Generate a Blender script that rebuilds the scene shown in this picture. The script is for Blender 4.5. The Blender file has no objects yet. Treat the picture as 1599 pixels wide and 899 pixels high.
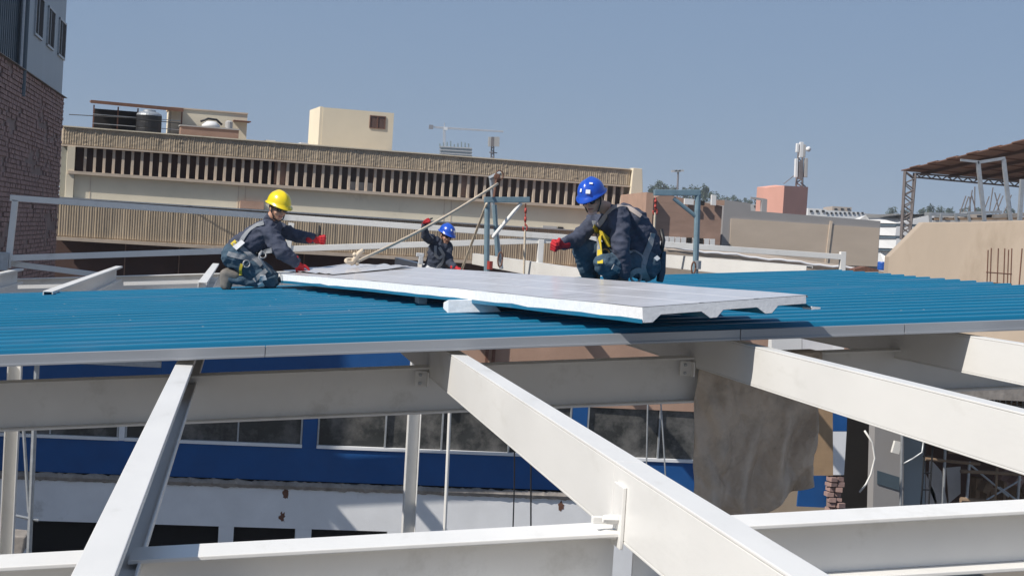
import bpy, bmesh, math, random
import numpy as np
from mathutils import Vector, Matrix, noise
from mathutils.bvhtree import BVHTree
random.seed(7)
SC = bpy.context.scene
COL = SC.collection

# ---------------------------------------------------------------- camera
F, CX, CY = 2500.0, 799.5, 449.5            # focal length and centre in photograph pixels
R = Matrix(((0.98462076, -0.16342815, 0.06175117),
            (0.05572615, -0.04120203, -0.9975956),
            (0.16557947, 0.98569449, -0.03146115)))   # world -> (right, down, forward)
cam = bpy.data.cameras.new('camera')
cam.sensor_fit = 'HORIZONTAL'; cam.sensor_width = 36.0; cam.lens = 36.0 * F / 1599.0
cam.clip_start = 0.05; cam.clip_end = 12000
camo = bpy.data.objects.new('camera', cam); COL.objects.link(camo)
rt = Vector(R[0]); dn = Vector(R[1]); fw = Vector(R[2])
M4 = Matrix((( rt.x, -dn.x, -fw.x, 0), (rt.y, -dn.y, -fw.y, 0), (rt.z, -dn.z, -fw.z, 0), (0, 0, 0, 1)))
camo.matrix_world = M4
SC.camera = camo

# ---------------------------------------------------------------- sky, sun, exposure
SUN = Vector((0.93, 0.42, -1.0)).normalized()      # direction the light travels
ELEV = math.asin(-SUN.z)
AZ = math.atan2(-SUN.x, -SUN.y)
w = bpy.data.worlds.new('World'); SC.world = w; w.use_nodes = True
nt = w.node_tree; nt.nodes.clear()
sky = nt.nodes.new('ShaderNodeTexSky'); sky.sky_type = 'NISHITA'; sky.sun_disc = False
sky.sun_elevation = ELEV; sky.sun_rotation = AZ
sky.altitude = 100; sky.air_density = 1.0; sky.dust_density = 0.6; sky.ozone_density = 3.0
hsv = nt.nodes.new('ShaderNodeHueSaturation'); hsv.inputs['Saturation'].default_value = 0.95
bg = nt.nodes.new('ShaderNodeBackground'); bg.inputs[1].default_value = 0.060
wo = nt.nodes.new('ShaderNodeOutputWorld')
hz = nt.nodes.new('ShaderNodeMixRGB'); hz.inputs[0].default_value = 0.78; hz.inputs[2].default_value = (2.72, 3.90, 6.05, 1)   # even milky haze over the clear sky
nt.links.new(sky.outputs[0], hsv.inputs['Color']); nt.links.new(hsv.outputs[0], hz.inputs[1]); nt.links.new(hz.outputs[0], bg.inputs[0]); nt.links.new(bg.outputs[0], wo.inputs[0])
sl = bpy.data.lights.new('sun', 'SUN'); sl.energy = 4.0; sl.angle = math.radians(0.53); sl.color = (1.0, 0.945, 0.86)
so = bpy.data.objects.new('sun', sl); COL.objects.link(so)
so.rotation_euler = SUN.to_track_quat('-Z', 'Y').to_euler(); so.location = (-20, -10, 30)
SC.view_settings.view_transform = 'Standard'; SC.view_settings.look = 'None'
SC.view_settings.gamma = 1.0; SC.view_settings.use_curve_mapping = False
SC.view_settings.exposure = 0.38

# ---------------------------------------------------------------- helpers
def ray(x, y):
    c = Vector((x - CX, y - CY, F)); d = R.transposed() @ c
    return d / d.y
def at(x, y, Y): return ray(x, y) * Y            # the point seen at a pixel, Y metres down the structure
def on_plane(x, y, p, n):
    d = ray(x, y); return d * (p.dot(n) / d.dot(n))
PITCH = 0.085
def rz(X): return -0.745 + PITCH * X             # the pitched roof plane

def lin(c):
    return tuple(((v/255.0)/12.92 if v/255.0 <= 0.04045 else (((v/255.0)+0.055)/1.055)**2.4) for v in c)

MATS = {}
def mat(name, col, rough=0.6, metal=0.0, var=0.12, vscale=3.0, bump=0.0, bscale=30.0, dirt=None, dscale=1.5, dthr=0.6, spec=0.5, coat=0.0, stretch=None, specks=None):
    """procedural principled material; col is a linear base colour, var its uneven mottling, dirt a second colour in patches"""
    if name in MATS: return MATS[name]
    m = bpy.data.materials.new(name); m.use_nodes = True
    t = m.node_tree; b = t.nodes['Principled BSDF']; L = t.links.new
    b.inputs['Roughness'].default_value = rough; b.inputs['Metallic'].default_value = metal
    b.inputs['Specular IOR Level'].default_value = spec
    if coat: b.inputs['Coat Weight'].default_value = coat; b.inputs['Coat Roughness'].default_value = 0.15
    tc = t.nodes.new('ShaderNodeTexCoord'); mp = t.nodes.new('ShaderNodeMapping')
    if stretch: mp.inputs['Scale'].default_value = stretch
    L(tc.outputs['Object'], mp.inputs[0])
    n1 = t.nodes.new('ShaderNodeTexNoise'); n1.inputs['Scale'].default_value = vscale; n1.inputs['Detail'].default_value = 8; n1.inputs['Roughness'].default_value = 0.62
    L(mp.outputs[0], n1.inputs['Vector'])
    r1 = t.nodes.new('ShaderNodeMapRange'); r1.inputs[1].default_value = 0.3; r1.inputs[2].default_value = 0.7
    r1.inputs[3].default_value = 1 - var; r1.inputs[4].default_value = 1 + var
    L(n1.outputs['Fac'], r1.inputs[0])
    mx = t.nodes.new('ShaderNodeVectorMath'); mx.operation = 'SCALE'; mx.inputs[0].default_value = col[:3]
    L(r1.outputs[0], mx.inputs['Scale'])
    out = mx.outputs[0]
    if dirt:
        n2 = t.nodes.new('ShaderNodeTexNoise'); n2.inputs['Scale'].default_value = dscale; n2.inputs['Detail'].default_value = 10; n2.inputs['Roughness'].default_value = 0.7
        L(mp.outputs[0], n2.inputs['Vector'])
        r2 = t.nodes.new('ShaderNodeMapRange'); r2.inputs[1].default_value = dthr; r2.inputs[2].default_value = dthr + 0.14
        L(n2.outputs['Fac'], r2.inputs[0])
        mm = t.nodes.new('ShaderNodeMixRGB'); mm.inputs[2].default_value = (*dirt[:3], 1)
        L(r2.outputs[0], mm.inputs[0]); L(out, mm.inputs[1]); out = mm.outputs[0]
    if specks:
        n4 = t.nodes.new('ShaderNodeTexNoise'); n4.inputs['Scale'].default_value = 9; n4.inputs['Detail'].default_value = 12; n4.inputs['Roughness'].default_value = 0.8
        L(tc.outputs['Object'], n4.inputs['Vector'])
        r4 = t.nodes.new('ShaderNodeMapRange'); r4.inputs[1].default_value = 0.71; r4.inputs[2].default_value = 0.75
        L(n4.outputs['Fac'], r4.inputs[0])
        m4 = t.nodes.new('ShaderNodeMixRGB'); m4.inputs[2].default_value = (*specks[:3], 1)
        L(r4.outputs[0], m4.inputs[0]); L(out, m4.inputs[1]); out = m4.outputs[0]
    L(out, b.inputs['Base Color'])
    rr = t.nodes.new('ShaderNodeMapRange'); rr.inputs[3].default_value = max(0.03, rough - 0.08); rr.inputs[4].default_value = min(1, rough + 0.08)
    L(n1.outputs['Fac'], rr.inputs[0]); L(rr.outputs[0], b.inputs['Roughness'])
    if bump:
        n3 = t.nodes.new('ShaderNodeTexNoise'); n3.inputs['Scale'].default_value = bscale; n3.inputs['Detail'].default_value = 6
        L(mp.outputs[0], n3.inputs['Vector'])
        bp = t.nodes.new('ShaderNodeBump'); bp.inputs['Strength'].default_value = bump; bp.inputs['Distance'].default_value = 0.01
        L(n3.outputs['Fac'], bp.inputs['Height']); L(bp.outputs[0], b.inputs['Normal'])
    MATS[name] = m
    return m

def tag(o, label=None, cat=None, group=None, kind=None):
    if label: o['label'] = label
    if cat: o['category'] = cat
    if group: o['group'] = group
    if kind: o['kind'] = kind
    return o
def thing(name, loc, label, cat, group=None):
    o = bpy.data.objects.new(name, None); COL.objects.link(o)
    o.location = loc; o.empty_display_size = 0.2
    o['origin'] = list(loc); del o['origin']
    ROOT[o] = Vector(loc)
    return tag(o, label, cat, group)
ROOT = {}

class MB:
    """collects shapes in world coordinates; build() links them as one mesh object"""
    def __init__(s): s.v = []; s.f = []; s.m = []; s.cur = 0
    def add(s, vs, fs):
        b = len(s.v); s.v += [Vector(v) for v in vs]
        for f in fs: s.f.append([b + i for i in f]); s.m.append(s.cur)
        return s
    def hexa(s, a, b):      # a: 4 bottom corners, b: 4 top corners, same winding (ccw from above)
        return s.add(list(a) + list(b), [(3,2,1,0),(4,5,6,7),(0,1,5,4),(1,2,6,5),(2,3,7,6),(3,0,4,7)])
    def box(s, c, size, rot=None):
        c = Vector(c); h = Vector(size) / 2
        P = [Vector((sx*h.x, sy*h.y, sz*h.z)) for sz in (-1,1) for sx, sy in ((-1,-1),(1,-1),(1,1),(-1,1))]
        if rot is not None: P = [rot @ p for p in P]
        P = [p + c for p in P]
        return s.hexa(P[:4], P[4:])
    def bar(s, p, q, w, h, up=(0,0,1)):   # rectangular bar from p to q, w across, h along up
        p = Vector(p); q = Vector(q); d = (q - p).normalized(); u = Vector(up)
        if abs(d.dot(u)) > 0.98: u = Vector((0,1,0))
        r = d.cross(u).normalized(); u = r.cross(d).normalized()
        a = [p - r*w/2 - u*h/2, q - r*w/2 - u*h/2, q + r*w/2 - u*h/2, p + r*w/2 - u*h/2]
        return s.hexa([a[0],a[3],a[2],a[1]], [x + u*h for x in (a[0],a[3],a[2],a[1])])
    def tube(s, pts, r, n=8, r2=None, cap=True):
        pts = [Vector(p) for p in pts]; k = len(pts); b = len(s.v)
        prev = None
        for i, p in enumerate(pts):
            d = (pts[min(i+1,k-1)] - pts[max(i-1,0)]).normalized()
            ref = Vector((0,0,1)) if abs(d.z) < 0.9 else Vector((1,0,0))
            if prev is None: u = d.cross(ref).normalized()
            else: u = (prev - d*prev.dot(d)).normalized()
            prev = u; v = d.cross(u)
            rr = r if r2 is None else r + (r2 - r)*i/(k-1)
            for j in range(n):
                a = 2*math.pi*j/n; s.v.append(p + (u*math.cos(a) + v*math.sin(a))*rr)
        for i in range(k-1):
            for j in range(n):
                s.f.append([b+i*n+j, b+i*n+(j+1)%n, b+(i+1)*n+(j+1)%n, b+(i+1)*n+j]); s.m.append(s.cur)
        if cap:
            s.f.append([b+j for j in range(n)][::-1]); s.m.append(s.cur)
            s.f.append([b+(k-1)*n+j for j in range(n)]); s.m.append(s.cur)
        return s
    def prism(s, poly, depth):            # polygon (list of points) extruded by the vector depth
        poly = [Vector(p) for p in poly]; d = Vector(depth); n = len(poly)
        return s.add(poly + [p + d for p in poly], [tuple(range(n))[::-1], tuple(range(n, 2*n))] + [(i, (i+1)%n, n+(i+1)%n, n+i) for i in range(n)])
    def lathe(s, c, prof, n=20, axis=None):
        c = Vector(c); b = len(s.v); k = len(prof)
        for r, z in prof:
            for j in range(n):
                a = 2*math.pi*j/n; p = Vector((r*math.cos(a), r*math.sin(a), z))
                s.v.append(c + (axis @ p if axis else p))
        for i in range(k-1):
            for j in range(n):
                s.f.append([b+i*n+j, b+i*n+(j+1)%n, b+(i+1)*n+(j+1)%n, b+(i+1)*n+j]); s.m.append(s.cur)
        s.f.append([b+j for j in range(n)][::-1]); s.m.append(s.cur)
        s.f.append([b+(k-1)*n+j for j in range(n)]); s.m.append(s.cur)
        return s
    def build(s, name, m, parent=None, bevel=0.0, smooth=False, seg=2):
        o0 = Vector((0,0,0))
        if parent is not None:
            p = parent
            while p.parent is not None: p = p.parent
            o0 = ROOT.get(p, Vector((0,0,0)))
            own = Vector((0,0,0))
        else:
            xs = [v.x for v in s.v]; ys = [v.y for v in s.v]; zs = [v.z for v in s.v]
            own = Vector(((min(xs)+max(xs))/2, (min(ys)+max(ys))/2, min(zs))); o0 = own
        me = bpy.data.meshes.new(name)
        me.from_pydata([v - o0 for v in s.v], [], s.f); me.validate()
        ms = m if isinstance(m, (list, tuple)) else [m]
        for x in ms: me.materials.append(x)
        if len(ms) > 1: me.polygons.foreach_set('material_index', s.m)
        bm = bmesh.new(); bm.from_mesh(me); bmesh.ops.recalc_face_normals(bm, faces=bm.faces)
        if bevel:
            es = [e for e in bm.edges if len(e.link_faces) == 2 and e.calc_face_angle(0) > 0.6]
            bmesh.ops.bevel(bm, geom=es, offset=bevel, segments=seg, profile=0.6, affect='EDGES', clamp_overlap=True)
        bm.to_mesh(me); bm.free()
        if smooth:
            me.polygons.foreach_set('use_smooth', [True]*len(me.polygons))
            me.update()
        ob = bpy.data.objects.new(name, me); COL.objects.link(ob)
        ob.location = own; ob.parent = parent
        if parent is None: ROOT[ob] = own
        return ob
def inst(ob_or_mesh, name, parent, loc, rot=None, scale=None):
    me = ob_or_mesh
    o = bpy.data.objects.new(name, me); COL.objects.link(o); o.parent = parent; o.location = loc
    if rot: o.rotation_euler = rot
    if scale: o.scale = scale
    return o

# ---------------------------------------------------------------- materials
WHITE = mat('white_steel_paint', (0.78, 0.765, 0.735), 0.38, var=0.05, vscale=2.0, dirt=(0.66, 0.64, 0.60), dscale=3.0, dthr=0.56, bump=0.06, bscale=40, stretch=(1, 0.35, 1), specks=(0.40, 0.33, 0.26))
WHITE2 = mat('white_plaster', (0.80, 0.81, 0.83), 0.8, var=0.07, vscale=1.5, bump=0.15, bscale=25, dirt=(0.5, 0.49, 0.48), dscale=0.9, dthr=0.62)
PANELW = mat('white_panel_liner', (0.62, 0.61, 0.63), 0.20, var=0.06, vscale=1.2, dirt=(0.47, 0.45, 0.45), dscale=1.3, dthr=0.55)
FOAM = mat('white_foam', (0.80, 0.81, 0.83), 0.9, var=0.08, vscale=30, bump=0.2, bscale=60)
BLUE = mat('blue_roof_paint', (0.006, 0.148, 0.268), 0.32, var=0.10, vscale=0.9, stretch=(0.35, 2.2, 1), dirt=(0.045, 0.165, 0.28), dscale=1.4, dthr=0.52, bump=0.04, bscale=8, spec=0.5)
TRIM = mat('grey_edge_trim', (0.33, 0.345, 0.37), 0.45, metal=0.25, var=0.08, vscale=1.5, stretch=(0.4, 1, 3))
GALV = mat('galvanised_steel', (0.42, 0.44, 0.46), 0.45, metal=0.5, var=0.15, vscale=12)
BLUEGREY = mat('blue_grey_steel_paint', (0.16, 0.235, 0.28), 0.45, var=0.15, vscale=10, dirt=(0.26, 0.2, 0.16), dscale=8, dthr=0.66)
RUST = mat('rusty_steel', (0.16, 0.075, 0.05), 0.85, var=0.3, vscale=14, bump=0.3)
REDP = mat('red_paint', (0.42, 0.05, 0.035), 0.5, var=0.15)
ROPE = mat('beige_rope', (0.62, 0.52, 0.40), 0.9, var=0.15, vscale=40, bump=0.4, bscale=90)
BLACKP = mat('black_plastic', (0.014, 0.014, 0.016), 0.5, var=0.2)
DARKGLASS = mat('dark_window_glass', (0.040, 0.042, 0.042), 0.20, var=0.3, vscale=2.0, dirt=(0.15, 0.145, 0.138), dscale=0.9, dthr=0.46)
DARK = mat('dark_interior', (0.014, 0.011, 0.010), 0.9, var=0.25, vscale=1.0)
BLUEWALL = mat('blue_wall_paint', (0.006, 0.080, 0.27), 0.62, var=0.12, vscale=2.0, bump=0.1, dirt=(0.03, 0.11, 0.28), dscale=2.4, dthr=0.64)
CONC = mat('rough_concrete', (0.30, 0.27, 0.245), 0.95, var=0.3, vscale=5, bump=0.8, bscale=12)
TARP = mat('grey_brown_tarp', (0.58, 0.50, 0.42), 0.75, var=0.16, vscale=4, bump=1.0, bscale=7, dirt=(0.44, 0.38, 0.32), dscale=3, dthr=0.52)
TERRA = mat('terracotta_plaster', (0.42, 0.27, 0.20), 0.9, var=0.15, vscale=1.2, bump=0.2)
CREAM = mat('cream_plaster', (0.74, 0.66, 0.51), 0.85, var=0.06, vscale=0.6, bump=0.08, bscale=12, dirt=(0.50, 0.43, 0.32), dscale=0.5, dthr=0.60)
CREAMD = mat('fluted_tan_concrete', (0.44, 0.355, 0.255), 0.95, var=0.18, vscale=2.5, bump=0.5, bscale=14, dirt=(0.30, 0.25, 0.19), dscale=1.2, dthr=0.54, stretch=(1, 1, 0.2))
SLATM = mat('tan_slat_concrete', (0.58, 0.48, 0.38), 0.9, var=0.12, vscale=2.0)
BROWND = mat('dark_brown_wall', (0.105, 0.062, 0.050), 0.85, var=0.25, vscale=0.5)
GREYW = mat('grey_plaster', (0.28, 0.29, 0.27), 0.9, var=0.1)
BRICK = mat('weathered_red_brick', (0.34, 0.225, 0.20), 0.95, var=0.28, vscale=2.3, bump=0.6, bscale=9, dirt=(0.29, 0.215, 0.195), dscale=0.8, dthr=0.55)
MORTAR = mat('dirty_mortar', (0.25, 0.19, 0.17), 0.95, var=0.25, vscale=1.2, bump=0.6, bscale=8)
METALW = mat('grey_blue_metal_cladding', (0.32, 0.375, 0.41), 0.5, var=0.10, vscale=0.7, stretch=(1, 1, 0.25))
METALD = mat('dark_blue_metal_cladding', (0.07, 0.10, 0.125), 0.5, var=0.15, vscale=0.7)
TAN = mat('tan_rendered_wall', (0.42, 0.345, 0.275), 0.92, var=0.10, vscale=0.5, bump=0.2, bscale=8, stretch=(1, 1, 0.4), dirt=(0.36, 0.29, 0.225), dscale=0.6, dthr=0.52)
BEIGE = mat('beige_block_wall', (0.52, 0.43, 0.345), 0.92, var=0.08, vscale=0.4, stretch=(1, 1, 3))
GREYB = mat('grey_block_wall', (0.30, 0.29, 0.29), 0.92, var=0.08, vscale=0.4)
BRICKF = mat('brown_brick_far', (0.33, 0.215, 0.165), 0.95, var=0.16, vscale=0.9, stretch=(1, 1, 4))
PINK = mat('salmon_plaster', (0.62, 0.32, 0.25), 0.9, var=0.06, vscale=0.5)
FARW = mat('far_white_plaster', (0.72, 0.72, 0.72), 0.9, var=0.06, vscale=0.1)
FARG = mat('far_grey_plaster', (0.42, 0.41, 0.40), 0.9, var=0.1, vscale=0.1)
FART = mat('far_tan_plaster', (0.48, 0.40, 0.33), 0.9, var=0.1, vscale=0.1)
LEAF = mat('dusty_foliage', (0.055, 0.075, 0.035), 0.8, var=0.4, vscale=0.3)
BARK = mat('bark', (0.09, 0.065, 0.045), 0.95, var=0.2)
CANOPY = mat('brown_canopy_sheet', (0.17, 0.085, 0.055), 0.8, var=0.22, vscale=1.2, dirt=(0.23, 0.13, 0.09), dscale=2, dthr=0.6)
WOODJ = mat('old_timber', (0.26, 0.18, 0.12), 0.9, var=0.3, vscale=4, bump=0.4)
GROUNDM = mat('dusty_ground', (0.17, 0.15, 0.125), 0.95, var=0.2, vscale=0.08)
CLOTHW = mat('white_cloth', (0.72, 0.72, 0.74), 0.9, var=0.08, vscale=3)
BROWNS = mat('kraft_brown_sheet', (0.36, 0.24, 0.14), 0.85, var=0.15, vscale=3)
FLOOR = mat('dark_concrete_floor', (0.09, 0.085, 0.08), 0.9, var=0.25, vscale=0.8)
FOIL = mat('white_foil', (0.80, 0.80, 0.82), 0.4, var=0.06, vscale=6)
SHADEGREY = mat('grey_primer', (0.20, 0.20, 0.215), 0.42, var=0.15, vscale=3)  # darkened steel colour, shade of the left beam's open side painted in
for n_ in TARP.node_tree.nodes:
    if n_.type == 'BUMP': n_.inputs['Distance'].default_value = 0.05

# ================================================================ GROUND
g = MB().add([(-6000,-300,-12),(6000,-300,-12),(6000,9000,-12),(-6000,9000,-12)], [(0,1,2,3)]).build('ground', GROUNDM)
tag(g, kind='structure', label='dusty ground far below the roofs')
fl = MB().box((4,13.5,-7.1), (30,28.6,0.2)).build('hall_floor', FLOOR); tag(fl, kind='structure', label='concrete floor of the hall under the beams')

# ================================================================ STEEL FRAME
def flange_section(mb_web, mb_top, mb_bot, X, Y0, Y1, zt, depth=0.24, wd=0.10, t=0.010):
    mb_web.box((X + t/2, (Y0+Y1)/2, zt - depth/2), (t, Y1-Y0, depth - 2*t - 0.002))
    mb_top.box((X + wd/2, (Y0+Y1)/2, zt - t/2), (wd, Y1-Y0, t)); mb_top.box((X + wd - t/2, (Y0+Y1)/2, zt - t - 0.011), (t, Y1-Y0, 0.02))
    mb_bot.box((X + wd/2, (Y0+Y1)/2, zt - depth + t/2), (wd, Y1-Y0, t)); mb_bot.box((X + wd - t/2, (Y0+Y1)/2, zt - depth + t + 0.011), (t, Y1-Y0, 0.02))
def channel_beam(X, segs, label, group, dz=0.0):
    zt = rz(X) - 0.078 + dz
    root = thing('channel_beam', (X, segs[0][0], zt), label, 'beam', group)
    for (a, b) in segs:
        wb, tb, bb = MB(), MB(), MB()
        flange_section(wb, tb, bb, X, a, b, zt)
        wb.build('web', WHITE, root, bevel=0.002); tb.build('top_flange', WHITE, root, bevel=0.003); bb.build('bottom_flange', WHITE, root, bevel=0.003)
    return root
GB = 'white channel beams running away under the roof'
b1 = channel_beam(-0.36, [(1.0, 18.3)], 'white channel beam at the left with its open shaded side showing', GB)
b2 = channel_beam(1.245, [(1.0, 5.14), (5.146, 18.3)], 'white channel beam through the middle foreground with a splice seam', GB)
b3 = channel_beam(3.05, [(2.0, 18.3)], 'long white channel beam crossing above the hanging tarp on the right', GB)
b4 = channel_beam(4.52, [(4.0, 18.3)], 'white channel beam cut by the right edge below the blue roof', GB)
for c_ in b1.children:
    if c_.name.startswith('web'): c_.data.materials[0] = SHADEGREY; c_['label'] = 'grey primed inner web'  # white web recoloured grey so the channel's inside looks shaded
GB2 = 'white channel beams sticking out behind the blue roof'
channel_beam(-3.55, [(17.0, 26.4)], 'white beam end behind the blue roof at the far left edge', GB2, 0.15)
channel_beam(-2.02, [(17.0, 26.4)], 'white beam sticking out behind the blue roof left of the kneeling worker', GB2, 0.15)
channel_beam(-0.50, [(18.32, 26.4)], 'short white beam end just behind the boots of the kneeling worker', GB2, 0.15)
channel_beam(3.06, [(18.4, 33.0)], 'white beam end left of the waving worker in the back', GB2)
channel_beam(4.95, [(18.4, 35.0)], 'white beam end between the waving worker and the squatting worker', GB2, 0.0)
channel_beam(7.7, [(21.3, 30.0)], 'white beam running beyond the roof right of the squatting worker', GB2, 0.03)

def rafter_seg(root, Y, xa, xb, top_off, depth, fw_=0.2, t=0.014, top=True):
    za, zb = rz(xa) - top_off, rz(xb) - top_off
    def slab(z0, z1, ya, yb):
        return [(xa,ya,za+z0),(xb,ya,zb+z0),(xb,yb,zb+z0),(xa,yb,za+z0)], [(xa,ya,za+z1),(xb,ya,zb+z1),(xb,yb,zb+z1),(xa,yb,za+z1)]
    if top: MB().hexa(*slab(-t, 0, Y-fw_/2, Y+fw_/2)).build('top_flange', WHITE, root, bevel=0.003)
    MB().hexa(*slab(-depth+t+.001, -t-.001, Y-0.006, Y+0.006)).build('web', WHITE, root)
    MB().hexa(*slab(-depth, -depth+t, Y-fw_/2, Y+fw_/2)).build('bottom_flange', WHITE, root, bevel=0.003)
def bolt(mb, p, r=0.016, ax=Vector((0,-1,0)), l=0.02):
    q = ax.to_track_quat('Z','Y').to_matrix()
    mb.lathe(p, [(r,0),(r,l*0.7),(r*0.8,l)], 6, q)
GR = 'pitched white rafters spanning from left to right'
def rafter(Y, cuts, top_off, depth, label, gap=0.012):
    root = thing('rafter', (0, Y, rz(0)-top_off-depth), label, 'rafter', GR)
    for xa, xb in cuts: rafter_seg(root, Y, xa, xb, top_off, depth)
    return root
# front rafter, butted between the channel beams
rf = rafter(5.08, [(-3.4, -0.362), (-0.30, 1.243), (1.31, 3.048), (3.11, 4.6)], 0.285, 0.205, 'white rafter across the bottom foreground, its web in shade')
# splice plate and bolts where the front rafter meets the middle beam
sp = MB().box((1.238, 5.02, rz(1.245)-0.235), (0.012, 0.13, 0.20)).build('splice_plate', WHITE, b2, bevel=0.003)
for dz in (0, -0.05):
    bm_ = MB(); bolt(bm_, (1.232, 5.0, rz(1.245)-0.245+dz), 0.016, Vector((-1,0,0)), 0.05); bm_.build('bolt', WHITE, sp, bevel=0.002)
MB().box((1.19, 5.035, rz(1.245)-0.255), (0.07, 0.03, 0.022)).build('seat_tab', WHITE, sp, bevel=0.002)
rm = rafter(10.6, [(-6, 7.2)], 0.25, 0.31, 'deep white rafter in the shade just under the blue roof edge')
rafter(26.6, [(-6, 2.9)], 0.10, 0.36, 'white rafter at the back left below the dark brown wall')
for x in (1.245, 3.05):         # bolted cleats on the mid rafter
    cl = MB(); z = rz(x) - 0.33
    cl.box((x - 0.05, 10.535, z + 0.0), (0.075, 0.012, 0.10)); cl.box((x-0.008, 10.50, z + 0.0), (0.012, 0.08, 0.10))
    c_ = cl.build('cleat', WHITE, rm, bevel=0.002)
    for dz in (-0.03, 0.05):
        q = MB(); bolt(q, (x - 0.055, 10.528, z - 0.01 + dz*0.7), 0.011); q.build('bolt', GALV, c_)

# ---- blue ribbed roof made of insulated panels
NY, YN, PW = 8, 9.48, 1.027
XL, XR = -6.0, 6.75
roof = thing('blue_roof', (0, 13.5, rz(0) - 0.06), 'ribbed blue metal panel roof the workers are laying', 'roof')
def rib_profile():
    out = []
    for k in range(3):
        y0 = k * PW/3
        out += [(y0, 0.0), (y0 + 0.050, 0.0), (y0 + 0.059, 0.033), (y0+0.066, 0.040), (y0 + 0.122, 0.040), (y0 + 0.146, 0.0), (y0+0.235, 0.0), (y0+0.240, 0.003), (y0+0.255, 0.003), (y0+0.260, 0.0)]
    out.append((PW - 0.001, 0.0))
    return out
prof = rib_profile()
for k in range(NY):
    y0 = YN + k*PW; xr = XR + random.uniform(-0.03, 0.03); dzp = random.uniform(-0.002, 0.002)
    vs, fs = [], []
    NX = 26
    n = len(prof)
    for i in range(NX+1):
        x = XL + (xr-XL)*i/NX
        for (py, pz) in prof:
            vs.append((x, y0+py, rz(x)+pz+dzp + 0.003*noise.noise(Vector((x*0.9, (y0+py)*1.1, 3)))))
    for i in range(NX):
        for j in range(n-1): fs.append((i*n+j, (i+1)*n+j, (i+1)*n+j+1, i*n+j+1))
    m_ = MB(); m_.add(vs, fs)
    sheet = m_.build('roof_panel', BLUE, roof)
    core = MB(); xc = xr - 0.05; a = [(XL,y0,rz(XL)-0.052),(xc,y0,rz(xc)-0.052),(xc,y0+PW-.002,rz(xc)-0.052),(XL,y0+PW-.002,rz(XL)-0.052)]
    core.hexa(a, [(p[0],p[1],p[2]+0.046) for p in a]); core.build('foam_core', FOAM, sheet)
    under = MB(); 
    a = [(p[0],p[1]+0.001,p[2]-0.003) for p in a]; under.hexa(a, [(p[0],p[1],p[2]+0.002) for p in a]); under.build('liner_sheet', WHITE, sheet)
xs = [-6.0, -2.9, 0.15, 3.02, 4.08, 6.78]
for i in range(len(xs)-1):
    a, b = xs[i]+0.002, xs[i+1]-0.002
    t = MB(); o_ = 0.0015*(i % 2)
    t.hexa([(a,YN-.045-o_,rz(a)-.050),(b,YN-.045-o_,rz(b)-.050),(b,YN-.004,rz(b)-.050),(a,YN-.004,rz(a)-.050)],
           [(a,YN-.045-o_,rz(a)+.012),(b,YN-.045-o_,rz(b)+.012),(b,YN-.004,rz(b)+.012),(a,YN-.004,rz(a)+.012)])
    t.hexa([(a,YN-.056-o_,rz(a)-.054),(b,YN-.056-o_,rz(b)-.054),(b,YN-.046-o_,rz(b)-.054),(a,YN-.046-o_,rz(a)-.054)],
           [(a,YN-.056-o_,rz(a)-.040),(b,YN-.056-o_,rz(b)-.040),(b,YN-.046-o_,rz(b)-.040),(a,YN-.046-o_,rz(a)-.040)])
    t.build('edge_trim', TRIM, roof, bevel=0.002)
sc_ = MB()
for k in range(60):
    x = random.uniform(-3, 6.5); y = YN + 0.105 + random.randrange(24)*PW/3
    sc_.lathe((x, y, rz(x)+0.034), [(0.009,0),(0.009,0.006),(0.005,0.008)], 6)
sc_.build('screw_heads', GALV, roof)['kind'] = 'stuff'

# ---- loose panel lying upside down on the roof
A = Vector((2.282, 9.00, -0.3575)); B = Vector((3.37, 9.25, -0.2385)); C_ = Vector((0.33, 17.0, -0.532)); D_ = Vector((1.3226, 17.25, -0.386))
pan = thing('loose_panel', (1.8, 13.1, rz(1.8)+0.05), 'long white insulated panel lying upside down across the blue roof', 'panel')
NL = 30
def P(s, t):     # s across 0..1, t along 0..1, the top (liner) face, slightly sagging
    p = A.lerp(B, s).lerp(C_.lerp(D_, s), t)
    p = p + Vector((0,0, 0.012*math.sin(math.pi*t) + 0.004*noise.noise(Vector((t*9, 0, 0)))))
    return p
nrm = (B-A).cross(C_-A).normalized()
T = 0.048
lower = [(0.0,-T-.042),(0.055,-T-.042),(0.105,-T),(0.345,-T),(0.395,-T-.042),(0.435,-T-.042),(0.475,-T),(0.68,-T),(0.73,-T-.042),(0.77,-T-.042),(0.81,-T),(0.985,-T)]
def sheet_grid(prof, name, m, par, ext=None):
    vs, fs = [], []
    n = len(prof)
    for i in range(NL+1):
        t = i/NL
        for s, z in prof: vs.append(P(s, t) + nrm*(z + (0.012*noise.noise(Vector((t*23, 4, 0))) if s < 0 and z > -T-.03 else 0)))
    for i in range(NL):
        for j in range(n-1): fs.append((i*n+j, i*n+j+1, (i+1)*n+j+1, (i+1)*n+j))
    mb = MB(); mb.add(vs, fs); return mb.build(name, m, par)
sheet_grid([(0.0,0.003),(0.03,0.003),(0.33,0.003),(0.335,0.0045),(0.36,0.0045),(0.365,0.003),(0.66,0.003),(0.665,0.0045),(0.69,0.0045),(0.695,0.003),(0.99,0.003),(1.0,-0.012)], 'liner_sheet', PANELW, pan)
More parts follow.
